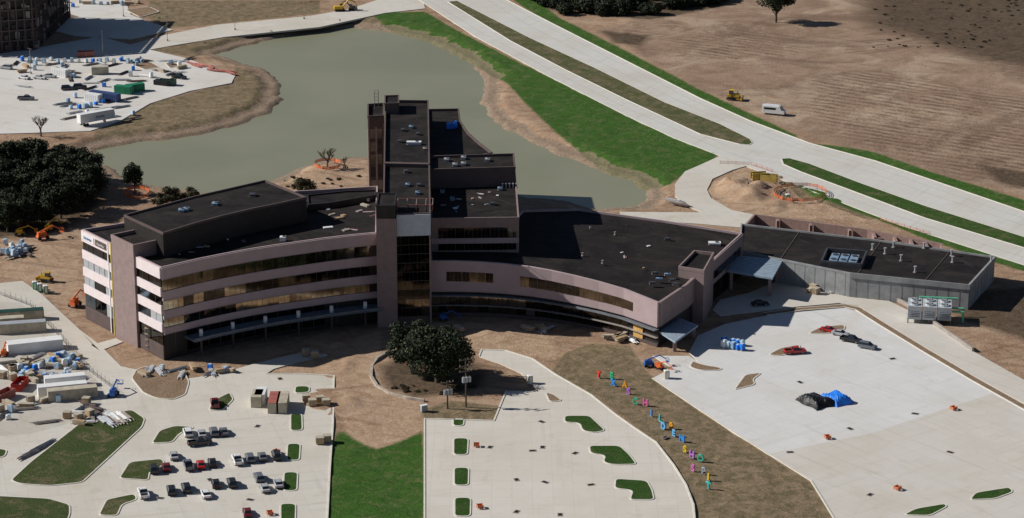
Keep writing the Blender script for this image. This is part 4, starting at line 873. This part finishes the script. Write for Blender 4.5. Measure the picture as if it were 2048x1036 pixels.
def lift(u,v,deg,m,label,sc=1.):
    ch=MB().box(0,0,.6,3.4,1.9,.7,m,0,.9,.9); w=MB().tube((0,-.2,0),(0,.2,0),.55,BLACK,10).mesh('wheel')
    bo=MB().box(-.2,0,1.3,2.4,1.3,.9,m).tube((-1,0,2.2),(3.4,0,3.6),.22,m,6).tube((3.4,0,3.6),(5.6,0,2.2),.16,m,6)
    bk=MB().box(6,0,1.3,.9,1.6,.1,m)
    for sx,sy in ((5.6,.8),(6.4,.8),(5.6,-.8),(6.4,-.8)): bk.tube((sx,sy,1.3),(sx,sy,2.4),.05,m)
    bk.box(6,.8,2.35,.9,.07,.07,m).box(6,-.8,2.35,.9,.07,.07,m).box(6.4,0,2.35,.07,1.6,.07,m)
    thing('boom_lift',[('chassis',ch)]+[('wheel',w,(x,y,.55)) for x in (-1.2,1.2) for y in (-1,1)]+[('boom',bo),('basket',bk)],P(u,v),math.radians(deg),label,'boom lift',sc=sc)
lift(85,478,30,ORG,'orange boom lift standing in dirt'); lift(150,612,70,ORG,'orange boom lift beside the end wall'); lift(98,462,60,YEL,'yellow boom lift in dirt',.9); lift(40,470,0,YEL,'yellow boom lift by the grove',.8); lift(8,712,90,ORG,'orange boom lift in the yard',.8); lift(227,792,80,BLUE,'blue lift parked on the road',.9); lift(1298,733,10,BLUE,'blue lift working near the slope',.8); lift(1318,737,-40,ORG,'orange lift near the slope',.65); lift(887,640,0,BLUE,'blue lift by the tower base',.7)
for (u,v,d) in [(1518,362,10),(1538,366,-20)]:
    b=MB()
    for s in (-1,1): b.box(0,s*1.3,0,5,.2,2.2,YELD); 
    for x in (-2.,2.):
        for z in (.6,1.7): b.tube((x,-1.3,z),(x,1.3,z),.14,YELD)
    thing('trench_box',[('panel',b)],P(u,v),math.radians(d),'yellow steel trench box beside dirt mounds','trench box',z=.6)
mb=MB()
x0,y0=P(292,700)
for i in range(4):
    for j in range(2): mb.tube((x0+i*1.8,y0+j*1.4-1.4,0),(x0+i*1.8,y0+j*1.4-1.4,6.5),.07,STEEL)
for k in range(4):
    for j in range(2): mb.tube((x0,y0+j*1.4-1.4,1.5+k*1.6),(x0+5.4,y0+j*1.4-1.4,1.5+k*1.6),.06,STEEL)
    mb.box(x0+2.7,y0-.7,1.5+k*1.6,5.4,1.2,.06,WOOD)
tag(obj('scaffolding',mb),'metal scaffolding at the wing corner','scaffolding')

# ---------------------------------------------------------------- light, camera
w=bpy.data.worlds.new('World'); scene.world=w; w.use_nodes=True; nt=w.node_tree
sky=nt.nodes.new('ShaderNodeTexSky'); sky.sky_type='NISHITA'; sky.sun_disc=False
el=math.radians(33); sky.sun_elevation=el; az=math.radians(-82); sky.sun_rotation=az
sky.dust_density=.2; sky.air_density=.7
nt.links.new(sky.outputs[0],nt.nodes['Background'].inputs[0]); nt.nodes['Background'].inputs[1].default_value=.05
sun=bpy.data.lights.new('sun','SUN'); sun.energy=5.; sun.angle=math.radians(.5); sun.color=(1,.965,.91)
so=bpy.data.objects.new('sun',sun); col.objects.link(so)
d=Vector((math.sin(az)*math.cos(el),math.cos(az)*math.cos(el),math.sin(el))); so.rotation_euler=d.to_track_quat('Z','Y').to_euler()
cam=bpy.data.cameras.new('camera'); co_=bpy.data.objects.new('camera',cam); col.objects.link(co_); co_.location=(0,0,H); co_.rotation_euler=(math.radians(72),0,0)
cam.sensor_width=36; cam.lens=36*F/2048; cam.clip_end=12000; cam.clip_start=1; scene.camera=co_
scene.view_settings.view_transform='Standard'; scene.view_settings.look='None'; scene.view_settings.exposure=0
